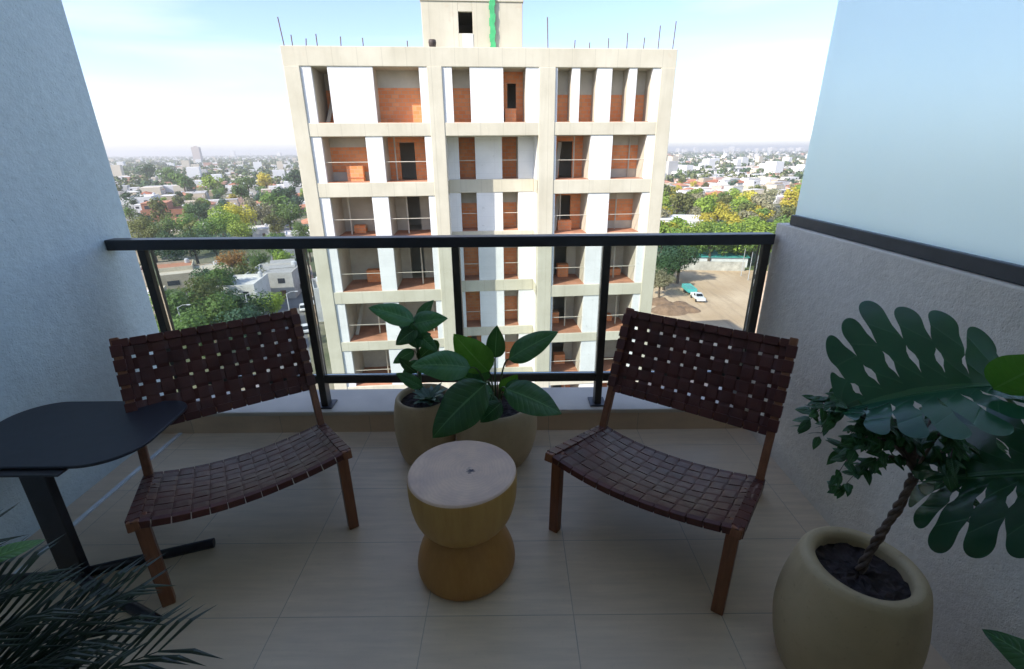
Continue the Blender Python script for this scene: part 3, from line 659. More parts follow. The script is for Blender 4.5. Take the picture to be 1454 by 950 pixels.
for k in range(NR):
    zt, zb_ = tops[k], bots[k]; e = .002
    # infill pieces of this storey
    ops = row_ops[k] if k < 8 else []
    def wallbox(a, b_): MB().box(a, b_).build('infill_wall', M['panel'], bt)
    def infill(x0, x1, y0, rec):
        cuts = [o for o in ops if o[2] == rec and x0-.01 <= o[0] and o[1] <= x1+.01]; x = x0
        for o in cuts:
            if o[0]-x > .03: wallbox((x, y0, Z(zb_)+e), (o[0], y0+.22, Z(zt)-e))
            x = o[1]
        if x1-x > .03: wallbox((x, y0, Z(zb_)+e), (x1, y0+.22, Z(zt)-e))
    infill(.80, 7.10, .06, 0); infill(13.80, 19.50, .06, 0)
    if k == 0: infill(XL, XR, .06, 0)
    else:
        infill(XL, XR, RC+.05, 1)
        wallbox((XL-.2, .5, Z(zb_)+e), (XL+.02, RC+.04, Z(zt)-e)); wallbox((XR-.02, .5, Z(zb_)+e), (XR+.2, RC+.04, Z(zt)-e))
    for j, (x0, x1, rec) in enumerate(ops):
        ys = (RC+.27 if rec else .28); dp = depths.get(k, [rr.choice((2.6,3.0,3.3)) for _ in ops])[j]; ye = ys+dp
        kd = kindmap.get((k, j), rr.choice(('full','plain','door','half')))
        MB().box((x0-.005, ys-.2, Z(zb_)+e), (x1+.005, ye, Z(zb_)+.03)).build('room_floor', M['rough_floor'], bt)
        bw = MB()
        for xx in ((x0-.14, x0-.01), (x1+.01, x1+.14)): bw.box((xx[0], ys, Z(zb_)+e), (xx[1], ye+(2.62 if 'door' in kd else .2), Z(zt)-e), 1); X0, X1 = x0-.012, x1+.012; H_ = zt-zb_
        mi = 0 if kd in ('full','door') else 1
        if 'door' in kd:
            da = X0+(X1-X0)*.28; db = da+min(.85, (X1-X0)*.4); dh = min(2.05, H_-.25)
            bw.box((X0, ye, Z(zb_)+e), (da, ye+.15, Z(zt)-e), mi); bw.box((db, ye, Z(zb_)+e), (X1, ye+.15, Z(zt)-e), mi); bw.box((da, ye, Z(zb_)+dh), (db, ye+.15, Z(zt)-e), mi)
            bw.box((X0, ye+2.5, Z(zb_)+e), (X1, ye+2.6, Z(zt)-e), 1)
        elif kd in ('band', 'low'):
            ha, hb = (.22*H_ if kd == 'band' else e, (.78 if kd == 'band' else .68)*H_)
            if kd == 'band': bw.box((X0, ye+.02, Z(zb_)+e), (X1, ye+.15, Z(zb_)+ha), 1)
            bw.box((X0, ye, Z(zb_)+ha), (X1, ye+.15, Z(zb_)+hb), 0); bw.box((X0, ye+.02, Z(zb_)+hb), (X1, ye+.15, Z(zt)-e), 1)
        elif kd == 'half':
            bw.box((X0, ye, Z(zb_)+e), (X1, ye+.15, Z(zb_)+H_*.55), 0); bw.box((X0, ye+.02, Z(zb_)+H_*.55), (X1, ye+.15, Z(zt)-e), 1)
        else: bw.box((X0, ye, Z(zb_)+e), (X1, ye+.15, Z(zt)-e), mi)
        bw.build('room_wall', [M['brick'], M['room']], bt)
        if k > 0: MB().tube([(x0+.01, ys-.1, Z(zb_)+1.05), (x1-.01, ys-.1, Z(zb_)+1.05)], .022, 5).build('guard_bar', M['room'], bt)
        if k < 7 and not rec and rr.random() < .6 and ye-ys > 1.2:      # stored bricks and boards
            xs = rr.uniform(x0+.1, max(x0+.15, x1-1.0)); hh = rr.uniform(.35, .9); MB().box((xs, ye-.75, Z(zb_)+.032), (xs+rr.uniform(.5,.9), ye-.2, Z(zb_)+hh)).build('brick_stack', M['brick'], bt)
        if k < 7 and rr.random() < .35 and ye-ys > 1.2:
            xs = x0+.2; MB().bar((xs, ys+.9, Z(zb_)+.04), (xs+.35, ye-.06, Z(zb_)+2.0), .22, .04).build('plank', M['room'], bt)
        if k > 0 and not rec and rr.random() < .8:
            xp = rr.uniform(x0+.3, x1-.3); MB().tube([(xp, ys+1.1, Z(zb_)+.03), (xp, ys+1.1, Z(zt)-.01)], .045, 6).build('prop', M['room'], bt)
b = MB(); b.box((.3, 7.5, .5), (20.0, 30.8, Z(5.56))); b.build('core_wall', M['room'], bt)
b = MB()
for k in range(NR):
    for x0 in (.12, XE-.34): MB().box((x0, .5, Z(bots[k])+.002), (x0+.22, DEP-.1, Z(tops[k])-.002)).build('side_infill', M['panel'], bt)
# stair tower on the roof
c_, d_, zt, z0 = 6.95, 12.15, 8.62, 6.44
b = MB(); y0, y1 = .9, 6
b.box((c_, y0, Z(z0)), (8.82, y0+.2, Z(zt))); b.box((9.55, y0, Z(z0)), (d_, y0+.2, Z(zt))); b.box((8.82, y0, Z(z0)), (9.55, y0+.2, Z(7.22))); b.box((8.82, y0, Z(8.18)), (9.55, y0+.2, Z(zt)))
b.box((c_, y0+.2, Z(z0)), (c_+.2, y1, Z(zt))); b.box((d_-.2, y0+.2, Z(z0)), (d_, y1, Z(zt))); b.box((c_+.2, y1-.2, Z(z0)), (d_-.2, y1, Z(zt))); b.box((c_-.05, y0-.05, Z(zt)), (d_+.05, y1, Z(zt)+.12))
b.build('stair_tower', M['concrete'], bt, bevel=.02)
MB().box((9.0, y0-.03, Z(z0)+.01), (9.55, y0-.01, Z(7.2))).build('patch', M['panel'], bt)
b = MB()
for i in range(14): b.box((10.42+.03*math.sin(i*1.7), y0-.16, Z(6.45)+i*.18), (10.70+.03*math.sin(i*1.7+1), y0-.1, Z(6.45)+(i+1)*.18-.001))
b.build('netting_strip', M['green_tarp'], bt)
for (x, h, lean) in ((.15,1.25,-.10),(.55,.5,0),(1.75,.55,0),(1.2,.35,.05),(2.9,.45,.03),(4.0,.4,0),(6.2,.3,0),(13.4,1.4,-.05),(14.8,.4,.02),(16.6,.5,0),(17.6,.75,.0),(18.5,.55,.03),(19.3,1.1,.02),(20.1,1.3,.05),(15.6,.3,0)):
    MB().tube([(x, .25, Z(6.42)), (x+lean, .25, Z(6.44)+h)], .028, 5).build('starter_bar', M['rust'], bt)
o = MB().lathe([(.10,0),(.17,.06),(.20,.25),(.18,.36)], 16).build('drum', M['darkplastic'], smooth=True); o.location = bt.matrix_basis @ Vector((7.45, .35, Z(6.445))); tag(o, 'small dark drum on the roof edge beside the stair tower', 'drum')

# ------------------------------------------------------------------ the city below
def groundmat():
    t = NT('suburban_ground'); v = t.coord()
    big = t.noise(v, .012, 6, .6); med = t.noise(v, .06, 5); vo = t.node('ShaderNodeTexVoronoi'); vo.inputs['Scale'].default_value = .045; t.link(v, vo.inputs['Vector'])
    c = t.ramp(med, [(.34, (.055,.085,.03)), (.5, (.13,.13,.07)), (.62, (.28,.25,.19)), (.75, (.36,.33,.28))])
    c = t.mix(t.ramp(big, [(.4, (0,0,0)), (.62, (1,1,1))]), c, (.06,.085,.035))
    t.link(c, t.b.inputs['Base Color']); t.b.inputs['Roughness'].default_value = .95; return t.mat
M['ground'] = groundmat()
g = MB().box((-12000, -3000, GZ-.5), (12000, 14000, GZ)); struct('ground', g, M['ground'])
def sandmat():
    t = NT('dry_sandy_earth'); v = t.coord(); big = t.noise(v, .07, 5); rut = t.noise(t.coord('Object', (.9, .06, 1)), 1.0, 4); fine = t.noise(v, 1.4, 6, .7)
    c = t.mix(t.ramp(big, [(.35, (0,0,0)), (.68, (1,1,1))]), (.50,.355,.22), (.66,.50,.34))
    c = t.mix(t.math('MULTIPLY', t.ramp(rut, [(.50, (0,0,0)), (.66, (1,1,1))]), .5), c, (.34,.25,.17))
    c = t.mix(t.math('MULTIPLY', t.ramp(fine, [(.58, (0,0,0)), (.70, (1,1,1))]), .5), c, (.24,.22,.11))
    t.link(c, t.b.inputs['Base Color']); t.b.inputs['Roughness'].default_value = .95; return t.mat
M['sand'] = sandmat()
M['asphalt'] = simple('worn_asphalt', (.17,.17,.17), .9, var=.2, vs=.3)
M['grass'] = simple('rough_grass', (.10,.13,.04), .95, var=.45, vs=.25)
def sheet(name, pts, z, m, kind='structure'):
    b = MB().add([(x, y, GZ+z) for x, y in pts], [tuple(range(len(pts)))]); o = b.build(name, m); o['kind'] = kind; return o
lot = [(12, 60), (64, 60), (92, 128), (60, 136), (30, 140), (20, 110)]
sheet('dirt_lot', lot, .004, M['sand'])
sheet('grass_verge', [(30, 140.2), (60, 136.2), (92, 128.2), (96, 150), (30, 156)], .008, M['grass'])
# roads of the left quarter (a rotated street grid)
ga = R(24); gx = Vector((math.cos(ga), math.sin(ga))); gy = Vector((-math.sin(ga), math.cos(ga)))
def road(p, q, w):
    p = Vector(p); q = Vector(q); d = (q-p).normalized(); n = Vector((-d.y, d.x))*w/2
    return [tuple(p-n), tuple(q-n), tuple(q+n), tuple(p+n)]
G0 = Vector((-60, 122))
BL = 92
for i in range(-6, 1): sheet('road', road(G0+gx*(i*BL)-gy*450, G0+gx*(i*BL)+gy*900, 8), .012, M['asphalt'])
for j in range(-1, 9): sheet('road', road(G0+gy*(j*BL)-gx*600, G0+gy*(j*BL)+gx*15, 8), .016, M['asphalt'])
def onroad(x, y, m=7.5):
    d = Vector((x, y))-G0; a = (d.dot(gx)+BL*50) % BL; b_ = (d.dot(gy)+BL*50) % BL
    return min(a, BL-a) < m or min(b_, BL-b_) < m

# ---- trees
def foliage(name, cols_):
    t = NT(name); v = t.coord(); oi = t.node('ShaderNodeObjectInfo')
    c = t.ramp(t.noise(v, .9, 3), [(.3, cols_[0]), (.7, cols_[1])])
    c = t.mix(oi.outputs['Color'], c, c)
    m = t.node('ShaderNodeMix', data_type='RGBA', blend_type='MULTIPLY'); m.inputs[0].default_value = 1; t.link(c, m.inputs[6]); t.link(oi.outputs['Color'], m.inputs[7])
    t.link(m.outputs[2], t.b.inputs['Base Color']); t.b.inputs['Roughness'].default_value = .6; t.b.inputs['Specular IOR Level'].default_value = .25
    tl = t.node('ShaderNodeBsdfTranslucent'); t.link(m.outputs[2], tl.inputs[0]); mx = t.node('ShaderNodeMixShader'); mx.inputs[0].default_value = .3
    t.link(t.b.outputs[0], mx.inputs[1]); t.link(tl.outputs[0], mx.inputs[2]); t.link(mx.outputs[0], t.n['Material Output'].inputs[0]); return t.mat
M['foliage'] = foliage('tree_foliage', ((.75,.8,.7), (1,1,1)))
M['treetrunk'] = simple('tree_bark', (.10,.075,.055), .9, var=.3, vs=2)
def crown_mesh(seed, n, size, lobes=9, tall=1.0, leaf=.55):
    rr = random.Random(seed); mb = MB()
    cl = []
    for _ in range(lobes):
        a = rr.uniform(0, 6.283); r = rr.uniform(.1, .72); z = rr.uniform(-.45, .75)*tall; cl.append((Vector((r*math.cos(a), r*math.sin(a), z)), rr.uniform(.28, .50)))
    cl.append((Vector((0, 0, .1)), .55))
    for i in range(n):
        c, r = rr.choice(cl); d = Vector((rr.gauss(0,1), rr.gauss(0,1), rr.gauss(0,1))).normalized(); p = (c+d*r*rr.uniform(.72,1.06))*size
        nn = (d+Vector((rr.uniform(-.7,.7), rr.uniform(-.7,.7), rr.uniform(-.3,.9)))).normalized(); u = nn.orthogonal().normalized(); v = nn.cross(u); a = rr.uniform(0, 3.14); u, v = u*math.cos(a)+v*math.sin(a), v*math.cos(a)-u*math.sin(a)
        s = leaf*rr.uniform(.6, 1.35)
        mb.add([p-u*s*.5, p-v*s*.32, p+u*s*.5, p+v*s*.36], [(0,1,2,3)])
    return mb.mesh('crown', M['foliage'])
near_crowns = [crown_mesh(i, 2600, 4.2, 10+i % 3, .8+.1*(i % 3), .42) for i in range(5)]
mid_crowns = [crown_mesh(20+i, 900, 4.0, 8, .85, .75) for i in range(5)]
def trunk_mesh(seed):
    rr = random.Random(seed); mb = MB(); mb.tube([(0,0,-4.6), (.1,.05,-2.6), (0,.1,-.6)], [.34,.26,.2], 7)
    for k in range(5):
        a = k*1.3+rr.random(); mb.tube([(0,.05,-1.9+.25*k), (1.0*math.cos(a), 1.0*math.sin(a), -.6+.2*k), (2.2*math.cos(a), 2.2*math.sin(a), .6+.2*k)], [.16,.11,.04], 5)
    return mb.mesh('trunk', M['treetrunk'])
trunks = [trunk_mesh(i) for i in range(3)]
TC = {'dark': (.045,.085,.035), 'green': (.11,.18,.045), 'bright': (.20,.28,.045), 'yellow': (.42,.36,.05), 'grey': (.24,.225,.14), 'olive': (.12,.135,.04), 'orange': (.36,.19,.05), 'bluegreen': (.06,.115,.07)}
TW = {'dark': 'dark green', 'green': 'mid green', 'bright': 'bright green', 'yellow': 'yellow green', 'grey': 'greyish thin leaved', 'olive': 'olive green', 'orange': 'orange brown', 'bluegreen': 'blue green'}
ntree = 0
def tree(x, y, r, colr, where, group, near=False, h=1.0, label=None):
    global ntree; ntree += 1
    k = r/4.0; zc = GZ+4.3*k*h+ (0)
    t = empty('tree', (x, y, GZ)); tag(t, label or ('%s tree %s' % (TW[colr], where)), 'tree', group)
    c = TC[colr]; j = rnd.uniform(1.05, 1.6); cc = (c[0]*j, c[1]*j*rnd.uniform(.95,1.06), c[2]*j)
    rz = rnd.uniform(0, 6.28)
    inst('trunk', trunks[ntree % 3], t, (0, 0, 4.5*k*h), rz, (k, k, k*h*1.0))
    inst('crown', (near_crowns if near else mid_crowns)[ntree % 5], t, (0, 0, 4.5*k*h), rz, (k, k, k*.92), cc)
    return t
# ---- houses
def colmat(name, rough=.85):
    t = NT(name); v = t.coord(); oi = t.node('ShaderNodeObjectInfo'); n = t.ramp(t.noise(v, .8, 5), [(.3, (.80,.79,.77)), (.7, (1,1,1))])
    m = t.node('ShaderNodeMix', data_type='RGBA', blend_type='MULTIPLY'); m.inputs[0].default_value = 1; t.link(n, m.inputs[6]); t.link(oi.outputs['Color'], m.inputs[7])
    t.link(m.outputs[2], t.b.inputs['Base Color']); t.b.inputs['Roughness'].default_value = rough; return t.mat
M['hwall'] = colmat('house_wall'); M['hroof'] = colmat('house_roof')
M['hglass'] = simple('house_window', (.035,.04,.05), .2); M['hdoor'] = simple('house_door', (.16,.09,.05), .6); M['tank'] = simple('water_tank', (.45,.46,.48), .7)
def house_parts(kind, w, d, h, seed):
    rr = random.Random(seed); P = []
    b = MB().box((-w/2, -d/2, 0), (w/2, d/2, h))
    if kind == 'flat2': b.box((-w/2+.4, -d/2+.8, h), (w*.12, d/2-.5, h+2.7))
    if kind in ('flat', 'flat2'): 
        for (x0,y0,x1,y1) in ((-w/2,-d/2,w/2,-d/2+.2),(-w/2,d/2-.2,w/2,d/2),(-w/2,-d/2+.2,-w/2+.2,d/2-.2),(w/2-.2,-d/2+.2,w/2,d/2-.2)): b.box((x0,y0,h), (x1,y1,h+.55))
    P.append(('wall', b.mesh('wall', M['hwall']), 'w'))
    r = MB()
    if kind == 'hip':
        e = .5; k = min(w, d)/2*.95; zt = h+min(w,d)*.20
        vs = [(-w/2-e,-d/2-e,h-.05),(w/2+e,-d/2-e,h-.05),(w/2+e,d/2+e,h-.05),(-w/2-e,d/2+e,h-.05)]
        if w >= d: vs += [(-w/2+k,0,zt),(w/2-k,0,zt)]; fs = [(0,1,5,4),(1,2,5),(2,3,4,5),(3,0,4),(3,2,1,0)]
        else: vs += [(0,-d/2+k,zt),(0,d/2-k,zt)]; fs = [(0,1,4),(1,2,5,4),(2,3,5),(3,0,4,5),(3,2,1,0)]
        r.add(vs, fs)
    elif kind == 'flat': r.box((-w/2+.21, -d/2+.21, h+.01), (w/2-.21, d/2-.21, h+.08))
    else:
        r.box((w*.12+.01, -d/2+.21, h+.01), (w/2-.21, d/2-.21, h+.08)); r.box((-w/2+.3, -d/2+.7, h+2.7), (w*.12+.1, d/2-.4, h+2.85))
    P.append(('roof', r.mesh('roof', M['hroof']), 'r'))
    nx = max(2, int(w/3.5)); fr = -d/2
    for i in range(nx):
        x = -w/2+w*(i+.5)/nx
        if i == nx//2: P.append(('door', MB().box((x-.5, fr-.06, 0), (x+.5, fr-.003, 2.1)).mesh('door', M['hdoor']), None))
        else: P.append(('window', MB().box((x-.7, fr-.05, .9), (x+.7, fr-.003, 2.1)).mesh('window', M['hglass']), None))
    P.append(('window', MB().box((w/2+.003, -.8, .9), (w/2+.05, .8, 2.1)).mesh('window', M['hglass']), None))
    if h > 4.5:
        for i in range(nx):
            x = -w/2+w*(i+.5)/nx; P.append(('window', MB().box((x-.6, fr-.05, 3.8), (x+.6, fr-.003, 5.0)).mesh('window', M['hglass']), None))
    if kind == 'flat2': P.append(('window', MB().box((-w/2+1.2, -d/2+.75, h+.9), (-w/2+2.8, -d/2+.797, h+2.0)).mesh('window', M['hglass']), None))
    if kind != 'hip': P.append(('water_tank', MB().lathe([(.5,0),(.55,.1),(.55,.9),(.3,1.15)], 10, (w/2-1.4, d/2-1.4, h+.08)).mesh('water_tank', M['tank']), None))
    return P
HV = [('flat', 9, 11, 3.2), ('flat', 11, 9, 3.4), ('flat2', 10, 12, 3.2), ('hip', 11, 9, 3.0), ('hip', 9, 12, 3.1), ('flat', 8, 14, 5.8), ('flat2', 12, 10, 3.3), ('hip', 13, 10, 3.0)]
HP = [house_parts(*a, i) for i, a in enumerate(HV)]
WC = {'white': (.72,.71,.69), 'cream': (.62,.55,.42), 'pale grey': (.50,.49,.47), 'pink': (.60,.42,.36), 'beige': (.50,.42,.31), 'brick red': (.38,.17,.10)}
RCs = {'white': (.66,.65,.63), 'grey': (.40,.39,.38), 'red': (.36,.13,.07), 'terracotta': (.46,.21,.12), 'cream': (.58,.52,.42)}
nh = 0
def house(x, y, rz, vi, wc, rc, label, group, sc=1):
    global nh; nh += 1
    t = empty('house', (x, y, GZ), rz); tag(t, label, 'house', group)
    for nm, me, cc in HP[vi]:
        inst(nm, me, t, (0,0,0), 0, sc, WC[wc] if cc == 'w' else (RCs[rc] if cc == 'r' else None))
    return t
occupied = []
def free(x, y, r):
    return all((x-a)**2+(y-b_)**2 > (r+c)**2 for a, b_, c in occupied)
def place_tree_px(u, v, r, c, near, where, grp, h=1.0):
    p = gat(u, v, GZ+4.5*r/4*h)
    occupied.append((p.x, p.y, r*.75)); return tree(p.x, p.y, r, c, where, grp, near, h)
GL = 'trees among the houses on the left'; GR = 'trees of the belt behind the dirt lot'
LT = [(250,442,6.5,'green'),(285,425,6.5,'olive'),(318,408,6.5,'green'),(300,455,6,'green'),(345,440,5.5,'dark'),(335,470,5.5,'bluegreen'),(270,475,6,'green'),(350,395,5,'olive'),(365,375,4.5,'green'),(385,436,4.2,'bright'),
 (408,372,5,'bright'),(330,372,5,'orange'),(245,352,7,'dark'),(275,348,7,'dark'),(305,350,6,'bluegreen'),(385,350,6,'green'),(205,325,8,'olive'),(215,345,7,'olive'),(190,286,10,'dark'),(262,322,8,'green'),(285,305,9,'dark'),
 (315,318,10,'bright'),(335,312,10,'yellow'),(345,332,7,'bright'),(300,330,8,'green'),(355,300,9,'grey'),(370,305,9,'grey'),(345,275,12,'green'),(352,262,13,'green'),(378,258,14,'yellow'),(395,285,12,'dark'),(385,295,11,'green'),(412,275,11,'dark'),(410,310,9,'green'),
 (420,290,9,'bluegreen'),(395,320,7,'olive'),(240,250,16,'green'),(260,258,16,'green'),(300,262,14,'bright'),(208,245,18,'dark'),(225,300,9,'olive'),(420,255,16,'dark'),(428,330,6,'green'),(230,330,7,'green'),(438,352,5,'green')]
for i, (u, v, r, c) in enumerate(LT):
    where = 'left of the tower, '+('close below the left end of the railing' if v > 400 else 'around the long beige house' if v > 340 else 'in the middle of the left quarter' if v > 280 else 'far off towards the horizon')
    place_tree_px(u, v, (r*.80 if v > 340 else r*.72 if v > 290 else r*.62), c, v > 300, where, GL)
RT = [(945,385,4.2,'dark'),(938,400,3.4,'grey'),(952,368,5,'bluegreen'),(965,372,5,'dark'),(990,342,6.5,'bright'),(1010,344,6.5,'green'),(1030,343,6.5,'bright'),(1055,343,6.5,'green'),(975,343,6,'green'),(1085,342,7,'bright'),(1100,344,7,'green'),(1070,340,6,'bright'),(1040,341,5.5,'green'),(1120,343,7,'green')]
for i, (u, v, r, c) in enumerate(RT):
    place_tree_px(u, v, r, c, v > 330, 'right of the tower, ' + ('at the near edge of the dirt lot' if v > 366 else 'along the far edge of the dirt lot'), GR)
# the dense belt of yellowing trees beyond the lot
for i in range(130):
    u = rnd.uniform(900, 1230); v = rnd.uniform(283, 342); r = (4.6 if v > 310 else 5.6)*rnd.uniform(.8, 1.25)
    p = gat(u, v, GZ+5)
    if not free(p.x, p.y, r*.25): continue
    occupied.append((p.x, p.y, r*.5))
    c = rnd.choices(['yellow','bright','olive','green','grey','orange'], [6,5,2,2,2,.6])[0]
    tree(p.x, p.y, r, c, 'in the dense belt beyond the dirt lot, right of the tower', GR, False)
# named houses of the near left quarter
def hx(u, v, vi, wc, rc, label, rz, sc=1): 
    p = gat(u, v, GZ+2); occupied.append((p.x, p.y, 8*(sc[0] if isinstance(sc, tuple) else sc))); return house(p.x, p.y, rz, vi, wc, rc, label, 'houses of the quarter left of the tower', sc)
hx(275, 390, 0, 'beige', 'cream', 'long beige house with a pale flat roof just below the railing on the left', ga+.1, (1.9, 1.0, 1))
hx(240, 388, 1, 'cream', 'terracotta', 'cream house with terracotta tinted roof beside the long beige house', ga+.1, (1.1,1,1.1))
hx(238, 306, 6, 'brick red', 'terracotta', 'large terracotta red house standing between the trees at far left', ga, (1.6,1.6,1.5))
hx(208, 296, 5, 'white', 'white', 'white two storey house left of the terracotta red house', ga, 1.5)
hx(395, 405, 5, 'pale grey', 'grey', 'pale grey two storey house with blind walls right of the near trees', ga-.25, (1.3, .8, 1.0))
hx(352, 428, 5, 'white', 'white', 'tall narrow white house between the near trees on the left', ga-.25, (.9,.7,1.1))
hx(415, 395, 2, 'pink', 'grey', 'pinkish house with grey roof beside the left edge of the tower', ga, 1)
hx(432, 335, 0, 'white', 'white', 'white flat roofed house touching the left edge of the tower', ga, (1.5,1,1))
hx(366, 330, 0, 'white', 'white', 'small white house below the greyish trees', ga, 1.1)
# procedural filling of the two visible quarters
def desc(p):
    a = math.degrees(math.atan2(p[0], p[1])); d = math.hypot(*p)
    s = 'left of the tower' if a < 0 else 'right of the tower'
    q = 'in the nearer streets' if d < 230 else ('in the middle distance' if d < 370 else 'far out')
    return s+' '+q
cells = []
for i in range(-45, 46):
    for j in range(0, 45):
        q = G0+gx*(i*14.5)+gy*((j-10)*14.5)
        x, y = q.x+rnd.uniform(-2,2), q.y+rnd.uniform(-2,2); a = math.degrees(math.atan2(x, y)); d = math.hypot(x, y)
        if y < 60 or d > 560 or d < 85: continue
        if not (-50 < a < -19 or (12 < a < 38 and d > 330)): continue
        cells.append((d, x, y, a))
cells.sort()
for d, x, y, a in cells:
    if onroad(x, y): continue
    if rnd.random() < (.56 if a < 0 else .72):
        if not free(x, y, 6.0) or nh > 285: continue
        occupied.append((x, y, 5.5))
        vi = rnd.randrange(8); wc = rnd.choice(['white','white','white','cream','cream','pale grey','pink','beige']); rc = rnd.choice(['red','terracotta','terracotta','grey']) if HV[vi][0] == 'hip' else rnd.choice(['white','white','cream','grey','white'])
        shape = {'flat': 'flat roofed', 'flat2': 'stepped flat roofed', 'hip': 'hip roofed'}[HV[vi][0]]
        house(x, y, ga+rnd.choice((0, math.pi/2, math.pi, -math.pi/2)), vi, wc, rc, '%s %s house, %s roof, %s' % (wc, shape, rc, desc((x, y))), 'houses of the quarter left of the tower' if a < 0 else 'houses beyond the tree belt on the right', rnd.uniform(.95, 1.2))
    else:
        if ntree > 290 or not free(x, y, 2): continue
        r = rnd.uniform(2.8, 4.8); occupied.append((x, y, r*.7))
        c = rnd.choices(['dark','green','olive','bright','yellow','grey','bluegreen'], [3,4,3,2,1,1,2] if a < 0 else [1,3,3,3,3,2,1])[0]
        tree(x, y, r, c, 'between houses '+desc((x, y)), GL if a < 0 else 'trees among the houses on the right', d < 200)

# far city: one mass of little houses, one of trees
fm = [simple('far_wall_a', (.72,.71,.69), .9), simple('far_wall_b', (.60,.53,.42), .9), simple('far_wall_c', (.45,.44,.42), .9), simple('far_wall_d', (.42,.24,.17), .9)]
fh = MB(); ft = MB(); ftm = [simple('far_tree_a', (.05,.09,.04), .8, spec=.2), simple('far_tree_b', (.085,.13,.045), .8, spec=.2), simple('far_tree_c', (.13,.15,.06), .8, spec=.2)]
d = 540.0; rq = random.Random(99)
while d < 7000:
    step = 15+(d-540)*.012
    na = int(math.radians(104)*d/step); 
    for i in range(na):
        a = math.radians(-52+104*(i+rq.random()*.8)/na); dd = d+rq.uniform(-.5,.5)*step; x, y = dd*math.sin(a), dd*math.cos(a)
        dens = math.sin(x*.004+1.3)*math.cos(y*.0031)+.5*math.sin(x*.011+y*.009)
        if rq.random() < .56-.16*dens:
            w, l, h = rq.uniform(7,14)*(1+d/9000), rq.uniform(8,15)*(1+d/9000), rq.choice((3.2,3.4,4,6,6.5)) if rq.random() < .96 else rq.uniform(10,20)
            rz = ga+rq.choice((0, 1.5708)); Mx = Matrix.Translation((x, y, GZ)) @ Matrix.Rotation(rz, 4, 'Z')
            fh.box((-w/2, -l/2, 0), (w/2, l/2, h), rq.choices((0,1,2,3), (6,3,2,1))[0], Mx)
        else:
            r = rq.uniform(3, 6)*(1+d/6000); mi = rq.randrange(3); n = 26 if d < 1500 else 12
            for _ in range(n):
                dv = Vector((rq.gauss(0,1), rq.gauss(0,1), rq.gauss(0,1))).normalized(); p = Vector((x, y, GZ+r*.95))+Vector((dv.x*r, dv.y*r, dv.z*r*.8))*rq.uniform(.5,1)
                u = dv.orthogonal().normalized(); v = dv.cross(u); s = r*(.36 if d < 1500 else .55)
                ft.add([p-u*s, p-v*s*.7, p+u*s, p+v*s*.8], [(0,1,2,3)], mi)
    d += step
o = fh.build('distant_houses', fm); tag(o, 'hazy mass of small pale houses spreading to the horizon', 'distant houses', kind='stuff')
o = ft.build('distant_trees', ftm); tag(o, 'hazy mass of green treetops between the far houses', 'distant trees', kind='stuff')
# towers on the horizon
tm = simple('far_tower_wall', (.42,.36,.33), .9); tm2 = simple('far_tower_pale', (.62,.60,.57), .9)
def ftower(u, dist, w, h, m, label):
    r_ = ray(u, 215); k = dist/math.hypot(r_.x, r_.y); x, y = r_.x*k, r_.y*k
    t = empty('far_tower', (x, y, GZ), rnd.uniform(-.3, .3)); tag(t, label, 'building', 'towers on the horizon')
    MB().box((-w/2, -w/2, 0), (w/2, w/2, h)).build('wall', m, t)
    MB().box((-w/5, -w/5, h), (w/5, w/5, h+h*.06)).build('roof', m, t)
ftower(279, 2300, 26, 58, tm, 'lone brownish tower block on the skyline left of the unfinished tower')
for i, (u, h) in enumerate(((330,44),(352,40),(396,44),(962,62),(972,50),(988,58),(1000,70),(1014,56),(1030,62),(1038,74),(1048,58),(1062,64),(1074,72),(1085,55),(1096,60),(1110,66),(1122,58),(1136,52))):
    ftower(u, rnd.uniform(4500, 6500), rnd.uniform(22, 60), rnd.uniform(36, 58), tm2, 'faint pale tower on the hazy skyline %s the unfinished tower' % ('left of' if u < 500 else 'right of'))

